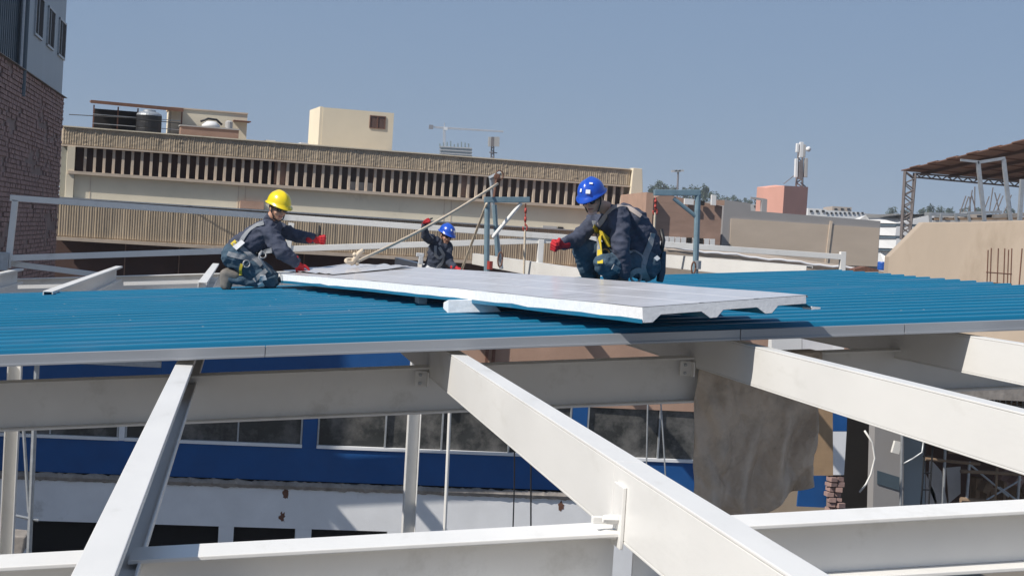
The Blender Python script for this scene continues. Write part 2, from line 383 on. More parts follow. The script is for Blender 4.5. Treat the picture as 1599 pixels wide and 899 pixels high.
# closed foam body
prof2 = [(0.0,0.0),(0.985,0.0)] + [(s,z) for s,z in reversed(lower)]
vs, fs = [], []; n = len(prof2)
for i in range(NL+1):
    for s, z in prof2:
        vs.append(P(s, i/NL) + nrm*(z + (0.004*noise.noise(Vector((i*1.3, s*20, z*40))) if s == 0.0 else 0)))
for i in range(NL):
    for j in range(n): fs.append((i*n+j, i*n+(j+1)%n, (i+1)*n+(j+1)%n, (i+1)*n+j))
fs.append(tuple(range(n))); fs.append(tuple(range(NL*n, NL*n+n))[::-1])
m_ = MB(); m_.add(vs, fs); core = m_.build('foam_core', FOAM, pan)
sheet_grid([(-0.004,-T-.020),(-0.004,-T-.045)] + [(s, z-.003) for s,z in lower] + [(1.02,-T-.030),(1.045,-T-.040),(1.075,-T-.031)], 'ribbed_sheet', BLUE, pan)
e_ = MB(); e_.hexa([P(1.02,0.0)+nrm*(-T-.040), P(1.075,0.0)+nrm*(-T-.040), P(1.075,0.012)+nrm*(-T-.040), P(1.02,0.012)+nrm*(-T-.040)],
                   [P(1.02,0.0)+nrm*(-T-.020), P(1.075,0.0)+nrm*(-T-.030), P(1.075,0.012)+nrm*(-T-.030), P(1.02,0.012)+nrm*(-T-.020)])
e_.build('lap_foam', FOAM, pan)
blk = MB(); q0 = at(699, 490, 11.6)
def blockpt(u, v, h): 
    x = q0.x + u; y = q0.y + v; return Vector((x, y, rz(x) + 0.037 + h))
blk.hexa([blockpt(0,0,0), blockpt(0.39,-0.03,0), blockpt(0.43,0.55,0), blockpt(0.04,0.60,0)], [blockpt(-0.005,0.0,0.098), blockpt(0.30,-0.02,0.098), blockpt(0.40,0.55,0.05), blockpt(0.04,0.60,0.05)])
bo = blk.build('foam_block', FOAM, bevel=0.006); tag(bo, 'white foam offcut propping the loose panel off the blue roof', 'foam block')
pb = MB(); q1 = at(650, 468, 13.0); pb.box((q1.x+.05, q1.y+.1, rz(q1.x)+0.075), (0.07,0.3,0.07)); tag(pb.build('timber_prop', GALV, bevel=0.004), 'small grey prop in the shadow under the loose panel', 'prop')
# crumpled plastic sheet and offcut lying on the far end of the panel
cr = MB(); vs, fs = [], []
NU, NV = 16, 6
for i in range(NU+1):
    for j in range(NV+1):
        p = P(0.12 + 0.8*j/NV, 0.80 + 0.22*i/NU)
        vs.append(p + nrm*(0.012 + 0.028*abs(noise.noise(Vector((i*0.6, j*0.9, 5)))) ))
for i in range(NU):
    for j in range(NV): fs.append((i*(NV+1)+j, (i+1)*(NV+1)+j, (i+1)*(NV+1)+j+1, i*(NV+1)+j+1))
cr.add(vs, fs); tag(cr.build('crumpled_sheet', PANELW, smooth=True), 'crumpled pale plastic sheet on the far end of the loose panel', 'plastic sheet')

# ---- tarp hung over the mid rafter
tp = MB(); vs, fs = [], []
NU, NV = 90, 90
x0, x1 = 3.075, 3.925
for j in range(NV+1):
    v = j/NV
    for i in range(NU+1):
        u = i/NU
        x = x0 + (x1-x0)*u*(1 - 0.02*v) + 0.03*v*u - 0.03*(1-u)*math.sin(v*5)*v
        if u > .6: x += -0.06*(v-0.35)*(u-.6)/.4
        zt = rz(x) - 0.245
        length = 1.14 + 0.05*math.sin(u*5+1) + 0.05*noise.noise(Vector((u*6, 0, 3))) - 0.22*max(0, u-0.62)/0.38
        fold = 0.045*math.sin(u*21 + 2.2*v + 2*noise.noise(Vector((u*2, v*2, 1)))) * (0.25 + v) + 0.06*noise.noise(Vector((u*3.1, v*2.3, 7))) + 0.022*noise.noise(Vector((u*9, v*5, 2))) + 0.010*noise.noise(Vector((u*21, v*13, 4))) + 0.055*(0.5 - abs(noise.noise(Vector((u*4+v*2.5, v*2.2-u*1.5, 11))))*2) * (0.3+v) + 0.03*(0.5 - abs(noise.noise(Vector((u*6-v*3.5, v*4, 21))))*2)
        if j < 8: p = Vector((x, 10.72 - 0.033*j, zt + 0.004))
        else: p = Vector((x, 10.48 - 0.05*min(1, v*4) + fold, zt - length*(v-0.08)/0.92))
        vs.append(p)
for j in range(NV):
    for i in range(NU): fs.append((j*(NU+1)+i, j*(NU+1)+i+1, (j+1)*(NU+1)+i+1, (j+1)*(NU+1)+i))
tp.add(vs, fs); to = tp.build('tarp', TARP, smooth=True)
so_ = to.modifiers.new('thick', 'SOLIDIFY'); so_.thickness = 0.006
tag(to, 'grey brown tarp hung over the shaded rafter under the right beam', 'tarp')

# ---- white gable frame at the back (rails and posts)
YG = 27.5
gf = thing('gable_frame', at(28, 402, YG), 'white tubular gable frame with long rails behind the roof', 'frame')
def rail(p, q, w_=0.10, nm='rail', m=WHITE): MB().bar(p, q, w_, w_).build(nm, m, gf, bevel=0.006)
rail(at(16,309,YG), at(1312,401,YG)); rail(at(12,403,YG+.02), at(862,375,YG+.02)); rail(at(14,411,YG+.11), at(160,430,YG+.11), 0.09)
for a, b in (((24,312),(12,418)), ((455,348),(449,392)), ((845,374),(841,432)), ((1316,393),(1314,440))):
    MB().bar(at(*a,YG), at(*b,YG), 0.10, 0.10, (0,1,0)).build('post', WHITE, gf, bevel=0.006)
cp = MB().box(at(6, 408, YG-.1), (0.16,0.2,0.3)).build('base_plate', GALV, gf, bevel=0.01)

for a, b, nm in (((193,443),(335,439),'right'), ((28,448),(112,446),'left')):
    tag(MB().bar(at(*a,24.0), at(*b,24.0), 0.06, 0.05).build('cross_bar', WHITE), 'thin white bar between the %s pair of beam ends behind the roof' % nm, 'bar')

# ================================================================ HOIST FRAMES
def hoist(bx, by, Yh, top, arm_px, brace, label, second=None):
    base = at(bx, by, Yh); r = thing('lifting_frame', base, label, 'lifting frame', 'small lifting frames at the far edge of the roof')
    foot = base.copy(); tpt = at(*top, Yh)
    MB().tube([foot - Vector((0,0,0.5)), tpt], 0.035, 10).build('post', BLUEGREY, r)
    a0, a1 = at(*arm_px[0], Yh), at(*arm_px[1], Yh)
    MB().bar(a0, a1, 0.07, 0.07).build('arm', BLUEGREY, r, bevel=0.008)
    MB().tube([at(*brace[0], Yh), at(*brace[1], Yh)], 0.024, 8).build('brace', WHITE if second else BLUEGREY, r)
    cl = MB(); cl.tube([foot + Vector((0,0,0.03)), foot + Vector((0,0,0.13))], 0.047, 10); cl.build('sleeve', REDP if second else GALV, r)
    if second:
        MB().tube([at(*second[0], Yh+.3), at(*second[1], Yh+.3)], 0.026, 8).build('back_leg', GALV, r)
        MB().tube([at(*second[2], Yh+.25), at(*second[3], Yh+.25)], 0.03, 8).build('short_leg', BLUEGREY, r)
    return r
h1 = hoist(763, 424, 19.6, (761,311), ((756,312),(827,312)), ((769,371),(814,317)), 'blue grey lifting frame with pale brace beside the waving worker', ((769,316),(783,420),(772,320),(777,400)))
h2 = hoist(1088, 424, 18.4, (1090,298), ((1021,301),(1093,301)), ((1052,310),(1088,339)), 'blue grey lifting frame standing right of the squatting worker')
def chain(px0, px1, Yh, label, red=True):
    p, q = at(*px0, Yh), at(*px1, Yh); r = thing('hanging_hook', p, label, 'hook')
    hk = MB(); L = (q-p).length
    for k in range(5):
        a = p.lerp(q, k*0.06); b = p.lerp(q, k*0.06+0.07); hk.tube([a, b], 0.008 + 0.008*(k % 2), 6)
    ring = [p.lerp(q, 0.33) + Vector((0.026*math.sin(t), 0, 0.04*math.cos(t))) for t in [i*0.5 for i in range(11)]]
    hk.tube(ring, 0.009, 6); hk.build('hook', REDP if red else RUST, r, smooth=True)
    MB().tube([p.lerp(q,0.36), p.lerp(q,1)], 0.014, 8).build('sling', ROPE, r)
    return r
chain((821,318),(818,432), 19.6, 'hook and rope hanging from the arm of the left lifting frame')
chain((1024,308),(1021,375), 18.4, 'red hook hanging from the frame behind the squatting worker')
pu = thing('pulley', at(776,283,19.9), 'rusty pulley block at the top of the slanting rope', 'pulley')
pm = MB(); pm.tube([at(766,277,19.9), at(770,318,19.9)], 0.022, 8); pm.tube([at(764,279,19.9), at(782,270,19.9)], 0.028, 8); pm.build('bracket', GALV, pu)
pm = MB(); c0 = at(776,276,19.85)
pm.lathe(c0, [(0.02,-0.02),(0.04,-0.015),(0.03,0),(0.04,0.015),(0.02,0.02)], 14, Vector((0,1,0)).to_track_quat('Z','Y').to_matrix()); pm.build('wheel', RUST, pu)
pm = MB(); pm.tube([c0 + Vector((0.05*math.cos(t)+.03, 0, 0.06*math.sin(t)+.02)) for t in [i*0.45 for i in range(15)]], 0.009, 6); pm.tube([c0, at(771,312,19.85)], 0.02, 6); pm.build('hook', RUST, pu)
rp = MB()
a, b = at(777,287,19.8), P(0.55, 0.90) + Vector((0,0,0.06))
rp.tube([a.lerp(b, t) + Vector((0,0,-0.05*math.sin(math.pi*t))) for t in [i/16 for i in range(17)]], 0.017, 8)
tag(rp.build('rope', ROPE, smooth=True), 'thick beige rope slanting from the pulley to the far end of the panel', 'rope')
rp = MB(); a, b = at(760,318,19.5), at(721,421,21.5)
rp.tube([a.lerp(b, t) for t in [i/10 for i in range(11)]], 0.017, 8); tag(rp.build('rope', ROPE, smooth=True), 'beige rope running down from the left lifting frame behind the waving worker', 'rope')
kn = MB(); k0 = P(0.55,0.90) + Vector((0,0,0.06))
kn.tube([k0 + Vector((0.06*math.cos(t), 0.03*math.sin(t*1.3), 0.03*math.sin(t)+0.01*t)) for t in [i*0.4 for i in range(20)]], 0.02, 8)
kn.tube([k0, k0+Vector((0.03,0,0.06)), k0+Vector((0.07,0,0.12)), k0+Vector((0.11,-.02,0.15))], 0.022, 8)
tag(kn.build('rope_knot', ROPE, smooth=True), 'beige rope knot tied round the far end of the loose panel', 'knot')
cs = MB(); c1 = at(1083,418,18.3)
cs.tube([c1 + Vector((0.025*math.cos(t), 0, 0.07*math.sin(t))) for t in [i*0.42 for i in range(16)]], 0.010, 6); tag(cs.build('clamp_ring', RUST, smooth=True), 'rusty clamp ring at the foot of the right lifting frame', 'clamp')
cs = MB(); c1 = at(781,405,19.3)
cs.tube([c1 + Vector((0.028*math.cos(t), 0, 0.09*math.sin(t))) for t in [i*0.42 for i in range(16)]], 0.010, 6); tag(cs.build('shackle', RUST, smooth=True), 'rusty shackle at the foot of the left lifting frame', 'shackle')

# ================================================================ HALL BACK WALL (white and blue, under the roof)
W = 28.0
hw = thing('hall_wall', (3, W, -7), 'white and blue wall with dark window band seen under the beams', 'wall')
def wbox(xa, xb, za, zb, m, nm, y0=W, th=0.25, par=None, bev=0.0):
    return MB().box(((xa+xb)/2, y0+th/2, (za+zb)/2), (xb-xa, th, zb-za)).build(nm, m, par or hw, bevel=bev)
piers = [(-6.5,-6.2),(-1.95,-1.85),(1.17,1.42),(5.94,6.22)]
ledge = [(-4.1,-1.95),(-1.85,1.17),(1.42,5.94),(6.22,8.70)]
wbox(-6.5, 8.7, -4.46, -3.88, BLUEWALL, 'blue_band')
# lower white wall with openings
lw = [(-3.35,-2.12),(-1.42,-0.18),(0.08,1.14),(1.42,2.75)]
wbox(-6.5, 8.7, -5.30, -4.60, WHITE2, 'white_wall')
xprev = -6.5
for a, b in lw:
    wbox(xprev, a, -7, -5.302, WHITE2, 'white_wall'); xprev = b
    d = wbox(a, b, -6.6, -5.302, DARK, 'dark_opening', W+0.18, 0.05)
wbox(xprev, 8.7, -7, -5.302, WHITE2, 'white_wall')
# chipped concrete strip
cs = MB(); vs, fs = [], []; NXs = 300
for i in range(NXs+1):
    x = -6.5 + 15.2*i/NXs
    for k, (yy, zz) in enumerate(((0.02,-4.462),(-0.03,-4.475),(-0.055,-4.53),(-0.03,-4.585),(0.02,-4.60))):
        j = noise.noise(Vector((x*5, k*3.0, 0)))*0.03 + noise.noise(Vector((x*17, k*5.0, 4)))*0.022
        zs = -0.04*(x+6)/15
        vs.append((x, W+yy+abs(j)*(-0.8), zz+zs+(j if k in (0,1,3,4) else 0)))
for i in range(NXs):
    for k in range(4): fs.append((i*5+k, (i+1)*5+k, (i+1)*5+k+1, i*5+k+1))
cs.add(vs, fs); cs.build('chipped_ledge', CONC, hw)
rng = random.Random(4)
for a, b in piers: wbox(a, b, -3.878, -2.95, BLUEWALL if a != -1.95 else WHITE2, 'pier')
for a, b in ledge:
    wn = wbox(a+0.002, b-0.002, -3.879, -3.825, WHITE2, 'window', W-0.03, 0.10)          # sill rail of the window, its frame and panes below it
    n = max(2, round((b-a)/1.1)); xsw = [a + (b-a)*i/n + (rng.uniform(-.12,.12) if 0 < i < n else 0) for i in range(n+1)]
    for i in range(n+1):
        MB().box((min(max(xsw[i], a+.02), b-.02), W+0.02, -3.387), (0.028, 0.05, 0.87)).build('mullion', GALV, wn)
    for i in range(n):
        MB().box(((xsw[i]+xsw[i+1])/2, W+0.06, -3.387), (xsw[i+1]-xsw[i]-0.034, 0.012, 0.87), Matrix.Rotation(rng.uniform(-.02,.02), 3, 'Z')).build('pane', DARKGLASS, wn)
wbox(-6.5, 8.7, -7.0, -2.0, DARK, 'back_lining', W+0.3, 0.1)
# upper wall above the windows
wbox(-1.3, 3.2, -2.948, -1.6, BLUEWALL, 'blue_band'); wbox(3.202, 9.5, -2.948, -1.45, TERRA, 'upper_wall')
wbox(-6.5, -1.302, -2.948, -2.6, BLUEWALL, 'blue_band'); uw = wbox(-6.5, -1.302, -2.598, -2.50, GALV, 'window', W-.01, .08)
for i in range(5): MB().box((-5.98+i*1.05, W+0.06, -2.05), (1.0, 0.012, 0.88)).build('pane', DARKGLASS, uw)
for x in (3.5, 4.3, 4.42): MB().bar((x, W-.1, -2.9), (x+.02, W-.1, -1.5), 0.05, 0.05, (0,1,0)).build('upright', RUST if x > 4 else GALV, hw)
hol = MB()
for px, py in ((446,770),(441,806),(876,790)):
    p = at(px, py, W-0.004)
    pts = [p + Vector((0.05*math.cos(t)*(1+1.1*noise.noise(Vector((t*3,px,0)))), 0, 0.085*math.sin(t)*(1+1.1*noise.noise(Vector((t*3,px,3)))))) for t in [i*math.pi/8 for i in range(16)]]
    hol.prism(pts, (0, 0.003, 0))
hol.build('broken_patch', RUST, hw)
# leftover cables and pipes in front of the wall
def hung(name, pts, r, m, label, cat, Yw, n=8):
    tag(MB().tube([at(x,y,Yw) for x,y in pts], r, n).build(name, m), label, cat)
hung('pipe', [(704,600),(699,720),(693,860)], 0.030, WHITE, 'thin white pipe hanging beside the white column', 'pipe', 26.5)
hung('cable', [(804,640),(803,760),(800,860)], 0.012, BLACKP, 'dark cable hanging in front of the blue band beside a second one', 'cable', 26.5)
hung('cable', [(829,640),(829,740),(829,860)], 0.014, BLACKP, 'dark cable hanging nearest the underside of the middle beam', 'cable', 26.5)
hung('wire', [(1012,600),(1010,700),(1008,800)], 0.013, GALV, 'pale wire in front of the dark windows left of the tarp', 'wire', 26.0)
hung('wire', [(1030,600),(1036,690),(1042,790)], 0.013, GALV, 'slanting pale wire in front of the dark windows nearest the tarp', 'wire', 26.0)
# H column
c0, c1 = at(654,520,24.0), at(635,870,24.0)
hc = thing('steel_column', c1, 'white steel column standing under the shaded rafter', 'column')
MB().bar(c0 + Vector((-.09,0,0)), c1 + Vector((-.09,0,0)), 0.012, 0.2, (0,1,0)).build('flange', WHITE, hc, bevel=.002)
MB().bar(c0 + Vector((.09,0,0)), c1 + Vector((.09,0,0)), 0.012, 0.2, (0,1,0)).build('flange', WHITE, hc, bevel=.002)
MB().bar(c0, c1, 0.166, 0.012, (0,1,0)).build('web', WHITE, hc)
# left: columns and scaffold poles
lc0, lc1 = at(24,560,19), at(8,900,19)
lc = thing('steel_column', lc1, 'pale steel column at the left edge under the rafter', 'column')
for dx in (-.07,.07): MB().bar(lc0+Vector((dx,0,0)), lc1+Vector((dx,0,0)), 0.012, 0.15, (0,1,0)).build('flange', WHITE, lc)
MB().bar(lc0, lc1, 0.126, 0.012, (0,1,0)).build('web', WHITE, lc)
sf = thing('scaffold', at(45,870,22), 'grey scaffold poles at the lower left beside the pale column', 'scaffold')
for a, b, r in (((58,560),(45,870),.035),((30,560),(45,800),.022),((22,690),(12,870),.03),((2,800),(60,812),.02)):
    MB().tube([at(*a,22), at(*b,22)], r, 8).build('pole', GALV, sf)
tag(MB().prism([at(8,835,22.5),at(40,838,22.5),at(35,865,22.5),at(5,870,22.5)], (0,0.5,0)).build('grey_bucket_box', CONC, bevel=.02), 'grey box standing at the lower left beneath the scaffold', 'box')

# ---- right lower bay: pillar, opening, sheets, scaffold, junk
def pxbox(name, pts, Yd, depth, m, par=None, bev=0.0): return MB().prism([at(x,y,Yd) for x,y in pts], (0,depth,0)).build(name, m, par, bevel=bev)
tag(pxbox('brown_sheet', [(1240,600),(1300,600),(1301,742),(1262,742),(1256,700)], 27.2, 0.02, BROWNS), 'brown sheet hanging just behind the right side of the tarp', 'sheet')
pi = thing('wall_pillar', at(1306,800,W), 'blue and white painted pillar with broken brick base', 'pillar')
pxbox('blue_top', [(1296,600),(1325,600),(1322,673),(1297,673)], W, 0.4, BLUEWALL, pi); pxbox('white_shaft', [(1297,673.4),(1322,673.4),(1318,741),(1292,741)], W, 0.4, WHITE2, pi)
pb_ = MB()
for i in range(9):
    for j in range(2):
        p = at(1297+j*12, 747+i*8, W+.05); pb_.box(p+Vector((rng.uniform(-.03,.03), rng.uniform(-.04,.05), 0)), (rng.uniform(.11,.16), .2, rng.uniform(.06,.085)), Matrix.Rotation(rng.uniform(-.3,.3),3,'Z'))
pb_.build('broken_bricks', BRICK, pi)
pxbox('blue_panel', [(1250,738),(1292,742),(1290,792),(1245,790)], W+.2, 0.05, BLUEWALL, pi)
bay = thing('service_bay', at(1450,810,33), 'dim grey bay with doorway, pipes and loose sheets right of the pillar', 'bay')
pxbox('doorway', [(1310,560),(1372,560),(1368,820),(1305,820)], 31, 0.1, DARK, bay)
pxbox('grey_wall', [(1369,560),(1412,560),(1410,830),(1362,830)], 30, 0.3, GREYB, bay); pxbox('blue_stripe', [(1370,734),(1406,745),(1406,766),(1370,755)], 29.98, 0.018, METALD, bay)
pxbox('grey_wall', [(1412.5,560),(1446,560),(1444,830),(1410.5,830)], 30.4, 0.3, METALW, bay); pxbox('grey_wall', [(1446,560),(1700,560),(1700,840),(1444,840)], 37, 0.3, BROWND, bay)
pxbox('lamp', [(1398,688),(1408,690),(1404,709),(1393,706)], 29.7, 0.08, WHITE, bay)
for pts in ([(1452,715),(1470,735),(1480,790),(1462,790),(1450,760)], [(1478,730),(1500,728),(1500,770),(1482,785)], [(1446,740),(1460,770),(1466,800),(1446,800)]):
    pxbox('white_sheet', pts, 33.5, 0.03, CLOTHW, bay)
pp = MB(); pp.tube([at(x,y,29.5) for x,y in ((1350,672),(1362,690),(1366,715),(1360,740),(1352,756),(1342,768))], 0.02, 8); pp.build('white_hose', WHITE, bay, smooth=True)
pp = MB(); pp.tube([at(1409,660,29.4), at(1406,800,29.4)], 0.03, 8); pp.build('pipe', GALV, bay)
pp = MB(); pp.tube([at(x,y,29.4) for x,y in ((1408,725),(1425,716),(1440,706),(1442,690))], 0.02, 8); pp.build('pipe', GALV, bay, smooth=True)
ld = thing('ladder', at(1441,800,29), 'grey metal ladder in the bay below the right beam', 'ladder')
for xa in (1441, 1453): MB().tube([at(xa+4,690,29), at(xa-4,806,29)], 0.018, 6).build('stile', BLACKP, ld)
for y in (712,738,764,790): MB().tube([at(1441,y,29), at(1453,y,29)], 0.014, 6).build('rung', BLACKP, ld)
sc2 = thing('timber_scaffold', at(1540,800,30), 'brown timber and pipe scaffold at the lower right', 'scaffold')
for a, b, r, m in (((1476,700),(1472,800),.03,GALV),((1514,720),(1508,800),.03,GALV),((1560,690),(1552,800),.03,WOODJ),((1595,700),(1588,800),.03,GALV),
                   ((1445,716),(1530,724),.035,WOODJ),((1500,780),(1620,790),.06,WOODJ),((1515,725),(1575,775),.022,GALV),((1595,748),(1530,786),.022,GALV),((1560,760),(1600,790),.022,GALV),
                   ((1500,735),(1640,742),.04,WOODJ),((1480,705),(1620,712),.035,WOODJ)):
    MB().tube([at(*a,30), at(*b,30)], r, 8).build('pole' if m is GALV else 'board', m, sc2)
for k in range(16):
    x = rng.uniform(1510,1625); y = rng.uniform(742,786)
    c = at(x, y, rng.uniform(31,34)); MB().box(c, (rng.uniform(.05,.3), .3, rng.uniform(.1,.6)), Matrix.Rotation(rng.uniform(-.5,.5),3,'Y')).build('board', WOODJ if k%3 else BRICK, sc2)
# junk seen above the right beam
jk = thing('debris_rack', at(1520,670,33), 'rack of brown debris and mesh behind the right beam', 'rack')
MB().tube([at(1517,600,31), at(1515,660,31)], 0.03, 8).build('pole', WHITE, jk); MB().tube([at(1516,640,31), at(1560,600,31)], 0.018, 6).build('brace', WHITE, jk)
for y in (612,622,632): MB().tube([at(1530,y,33), at(1640,y+3,33)], 0.014, 6).build('mesh_wire', GALV, jk)
for x in range(1535,1630,9): MB().tube([at(x,603,33), at(x-1,640,33)], 0.012, 6).build('mesh_wire', GALV, jk)
for k in range(26):
    c = at(rng.uniform(1525,1630), rng.uniform(625,675), rng.uniform(33.2,35)); MB().box(c, (rng.uniform(.15,.9), .4, rng.uniform(.04,.1)), Matrix.Rotation(rng.uniform(-.15,.15),3,'Y')).build('board', (WOODJ, CONC, BROWND)[k%3], jk)
pxbox('grey_panel', [(1440,595),(1482,595),(1482,640),(1440,640)], 34, 0.1, GREYB, jk); pxbox('backing', [(1483,560),(1700,560),(1700,700),(1470,700)], 36.2, 0.1, DARK, jk)
# pale things seen in the slot under the right part of the roof edge
sl_ = thing('site_shed', at(1290,545,34), 'pale lilac shed sides glimpsed under the right of the roof edge', 'shed')
for pts, m in (([(1205,515),(1252,515),(1252,560),(1205,560)], FARW), ([(1253,510),(1300,510),(1300,560),(1253,560)], CLOTHW), ([(1300,515),(1318,515),(1318,560),(1300,560)], WHITE2), ([(1318,505),(1460,505),(1460,560),(1318,560)], TERRA)):
    pxbox('side', pts, 34, 0.3, m, sl_)

# ================================================================ LEFT BRICK BUILDING
BX = -7.25; YC, YF = 23.8, 64.6
lb = thing('brick_building', (BX-3, 44, -12), 'tall shaded building with worn brick base and grey cladding at the left edge', 'building')
ztop = lambda y: 0
MB().box((BX-2.03, (YC+YF)/2, -3.84), (4.0, YF-YC, 16.32)).build('brick_wall', MORTAR, lb)
lbw = [c for c in lb.children][0]
zb = 4.32
bw, bh = 0.38, 0.15
bme = {}
def brick_mesh(k):
    if k not in bme:
        r_ = random.Random(k); s = MB(); s.box((0,0,0), (0.05, bw-0.03-r_.uniform(0,.02), bh-0.028-r_.uniform(0,.02)))
        me = bpy.data.meshes.new('brick'); me.from_pydata(s.v, [], s.f); me.materials.append(BRICK); bme[k] = me
    return bme[k]
O = ROOT[lb]
cnt = 0; rest = MB()
cand = []
row = 0; z = zb - bh/2
while z > -3.6:
    y = 46.2 + (row % 2)*bw/2
    while y < YF - 0.25:
        bare = noise.noise(Vector((y*0.25, z*0.9, 9))) + 0.45*noise.noise(Vector((y*1.1, z*2.2, 3))) + 0.3*noise.noise(Vector((y*4, z*6, 1)))
        if bare > -0.34: cand.append((y, z))
        y += bw
    z -= bh; row += 1
cand.sort(key=lambda c: c[0]*1.0 + 0.0*c[1])
for i, (y, z) in enumerate(cand):
    dx = rng.uniform(-0.018, 0.012)
    if i < 298: inst(brick_mesh(i % 6), 'brick', lbw, Vector((BX+dx, y, z)) - O, (0, 0, rng.uniform(-.01,.01)))
    else: rest.box((BX+dx, y, z), (0.05, bw-0.03-rng.uniform(0,.02), bh-0.028-rng.uniform(0,.02)))
rb = rest.build('far_bricks', BRICK, lbw); rb['kind'] = 'stuff'
# upper storey: grey cladding with three windows, dark cladding beyond the downpipe
ycut = 52.9                                            # the downpipe position along the wall
MB().box((BX-2.1, (ycut+YF-0.05)/2+0.1, 7.68), (4.0, YF-0.05-ycut-0.2, 6.65)).build('light_cladding', METALW, lb)
dk = MB(); dk.box((BX-2.2, (YC+ycut)/2, 7.68), (4.0, ycut-YC, 6.65)); dk.build('dark_cladding', METALD, lb)
for k in range(30):
    y = ycut - 0.25 - k*0.4
    MB().box((BX-0.19, y, 7.68), (0.03, 0.09, 6.6)).build('cladding_rib', METALD, lb)
MB().tube([(BX-0.02, ycut, 3.5), (BX-0.02, ycut, 11)], 0.13, 10).build('downpipe', METALD, lb); MB().tube([(BX-0.05, ycut-0.32, 4.4), (BX-0.05, ycut-0.32, 11)], 0.07, 10).build('downpipe', GALV, lb)
for px0, px1, y0, y1 in ((59,71,4,49),(78,88,25,65),(95,105,42,81)):
    a = on_plane(px0, (y0+y1)/2, Vector((BX,0,0)), Vector((1,0,0))); b = on_plane(px1, (y0+y1)/2, Vector((BX,0,0)), Vector((1,0,0)))
    zt_ = on_plane(px0, y0, Vector((BX,0,0)), Vector((1,0,0))).z; zb_ = on_plane(px1, y1, Vector((BX,0,0)), Vector((1,0,0))).z
    yc = (a.y+b.y)/2; h_ = 1.35; zc = (zt_+zb_)/2
    wn = MB(); wd = b.y-a.y
    for dy in (-wd/2, wd/2): wn.box((BX-0.09, yc+dy, zc), (0.10, 0.08, h_))
    for dz in (-h_/2, h_/2): wn.box((BX-0.09, yc, zc+dz), (0.104, wd+0.08, 0.08))
    wo_ = wn.build('window', GALV, lb)
    MB().box((BX-0.085, yc, zc), (0.04, wd-0.08, h_-0.08)).build('pane', DARK, wo_); MB().box((BX-0.06, yc-wd*0.12, zc), (0.03, 0.06, h_-0.1)).build('mullion', GALV, wo_)
MB().box((BX-1.9, (YC+YF)/2, 4.335), (4.02, YF-YC+0.1, 0.02)).build('coping', CONC, lb)

# ================================================================ CREAM BUILDING
p0 = Vector((-7.6, 70.0, 0)); ud = Vector((25.2, 3.1, 0)).normalized(); nd = Vector((ud.y, -ud.x, 0))
def cu(px, py, off=0.0):
    p = on_plane(px, py, p0 + nd*off, nd); return (p - p0).dot(ud), p.z
def cp_(u, v, z): return p0 + ud*u + nd*v + Vector((0,0,z))     # v: outwards towards the camera
UL, UR = -0.25, 25.35
cb = thing('cream_building', cp_(12, -4, -12), 'long cream concrete building with slatted window band and fluted parapets', 'building')
def cbox(u0, u1, v0, v1, z0, z1, m, nm, par=None, bev=0.0):
    return MB().hexa([cp_(u0,v1,z0),cp_(u1,v1,z0),cp_(u1,v0,z0),cp_(u0,v0,z0)], [cp_(u0,v1,z1),cp_(u1,v1,z1),cp_(u1,v0,z1),cp_(u0,v0,z1)]).build(nm, m, par or cb, bevel=bev)
def fluted(u0, u1, v, z0, z1, nm, pitch=0.115, amp=0.035, broken=False):
    r_ = random.Random(11); mb = MB(); vs, fs = [], []; n = int((u1-u0)/pitch); rows = 9 if broken else 2
    cols = []
    for i in range(n):
        u = u0 + i*pitch; d = amp*r_.uniform(0.6,1.25)
        cols += [(u, v, d), (u+pitch*0.35, v+d, d), (u+pitch*0.72, v+d, d)]
    cols.append((u1, v, 0))
    for r in range(rows):
        z = z0 + (z1-z0)*r/(rows-1)
        for (u, vv, d) in cols:
            k = 1.0 if not broken else (0.62 + 0.5*noise.noise(Vector((u*5, r*1.3, 2))))
            vs.append(cp_(u, v + (vv-v)*k, z))
    m = len(cols)
    for r in range(rows-1):
        for i in range(m-1): fs.append((r*m+i, r*m+i+1, (r+1)*m+i+1, (r+1)*m+i))
    mb.add(vs, fs); return mb.build(nm, CREAMD, cb)
zp1 = cu(108,197)[1]; zp0 = cu(108,226)[1]; zs1 = cu(130,232)[1]; zs0 = cu(130,268)[1]
zl1 = cu(108,309,0.5)[1]; zl0 = cu(98,370,0.5)[1]
cbox(UL, UR, -12, -0.05, zp0, zp1-0.04, CREAMD, 'roof_slab'); fluted(UL, UR, -0.048, zp0+0.03, zp1-0.05, 'fluted_parapet', pitch=0.10, amp=0.032, broken=True)
cbox(UL, UR, -0.3, 0.03, zp1-0.04, zp1+0.01, CREAM, 'coping'); cbox(UL, UR, -0.5, 0.02, zp0-0.07, zp0+0.0, SLATM, 'lintel')
# recessed dark back of the slatted band, slats, ledge
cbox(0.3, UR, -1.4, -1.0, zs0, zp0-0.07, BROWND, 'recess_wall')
npz = 64; u0s = cu(133,250)[0]; u1s = cu(985,300)[0]
sm = MB(); sm.box((0,0,0), (0.115, 0.12, zp0-0.07-zs0)); sme = bpy.data.meshes.new('slat'); sme.from_pydata(sm.v, [], sm.f); sme.materials.append(SLATM)
ang = math.atan2(ud.y, ud.x)
OC = ROOT[cb]
for i in range(npz):
    u = u0s + (u1s-u0s)*i/(npz-1)
    if i % 1 == 0: inst(sme, 'slat', cb, cp_(u, -0.16, (zp0-0.07+zs0)/2) - OC, (0,0,ang))
for u in (8.8, 17.2): cbox(u, u+0.55, -0.6, -0.32, zs0, zp0-0.071, BRICKF, 'brown_post')
cbox(0.05, UR, -1.0, 0.16, zs0-0.13, zs0, SLATM, 'ledge')
ac = cbox(cu(548,292)[0], cu(585,292)[0], -0.9, -0.45, zs0+0.001, zs0+0.38, FARG, 'air_conditioner')
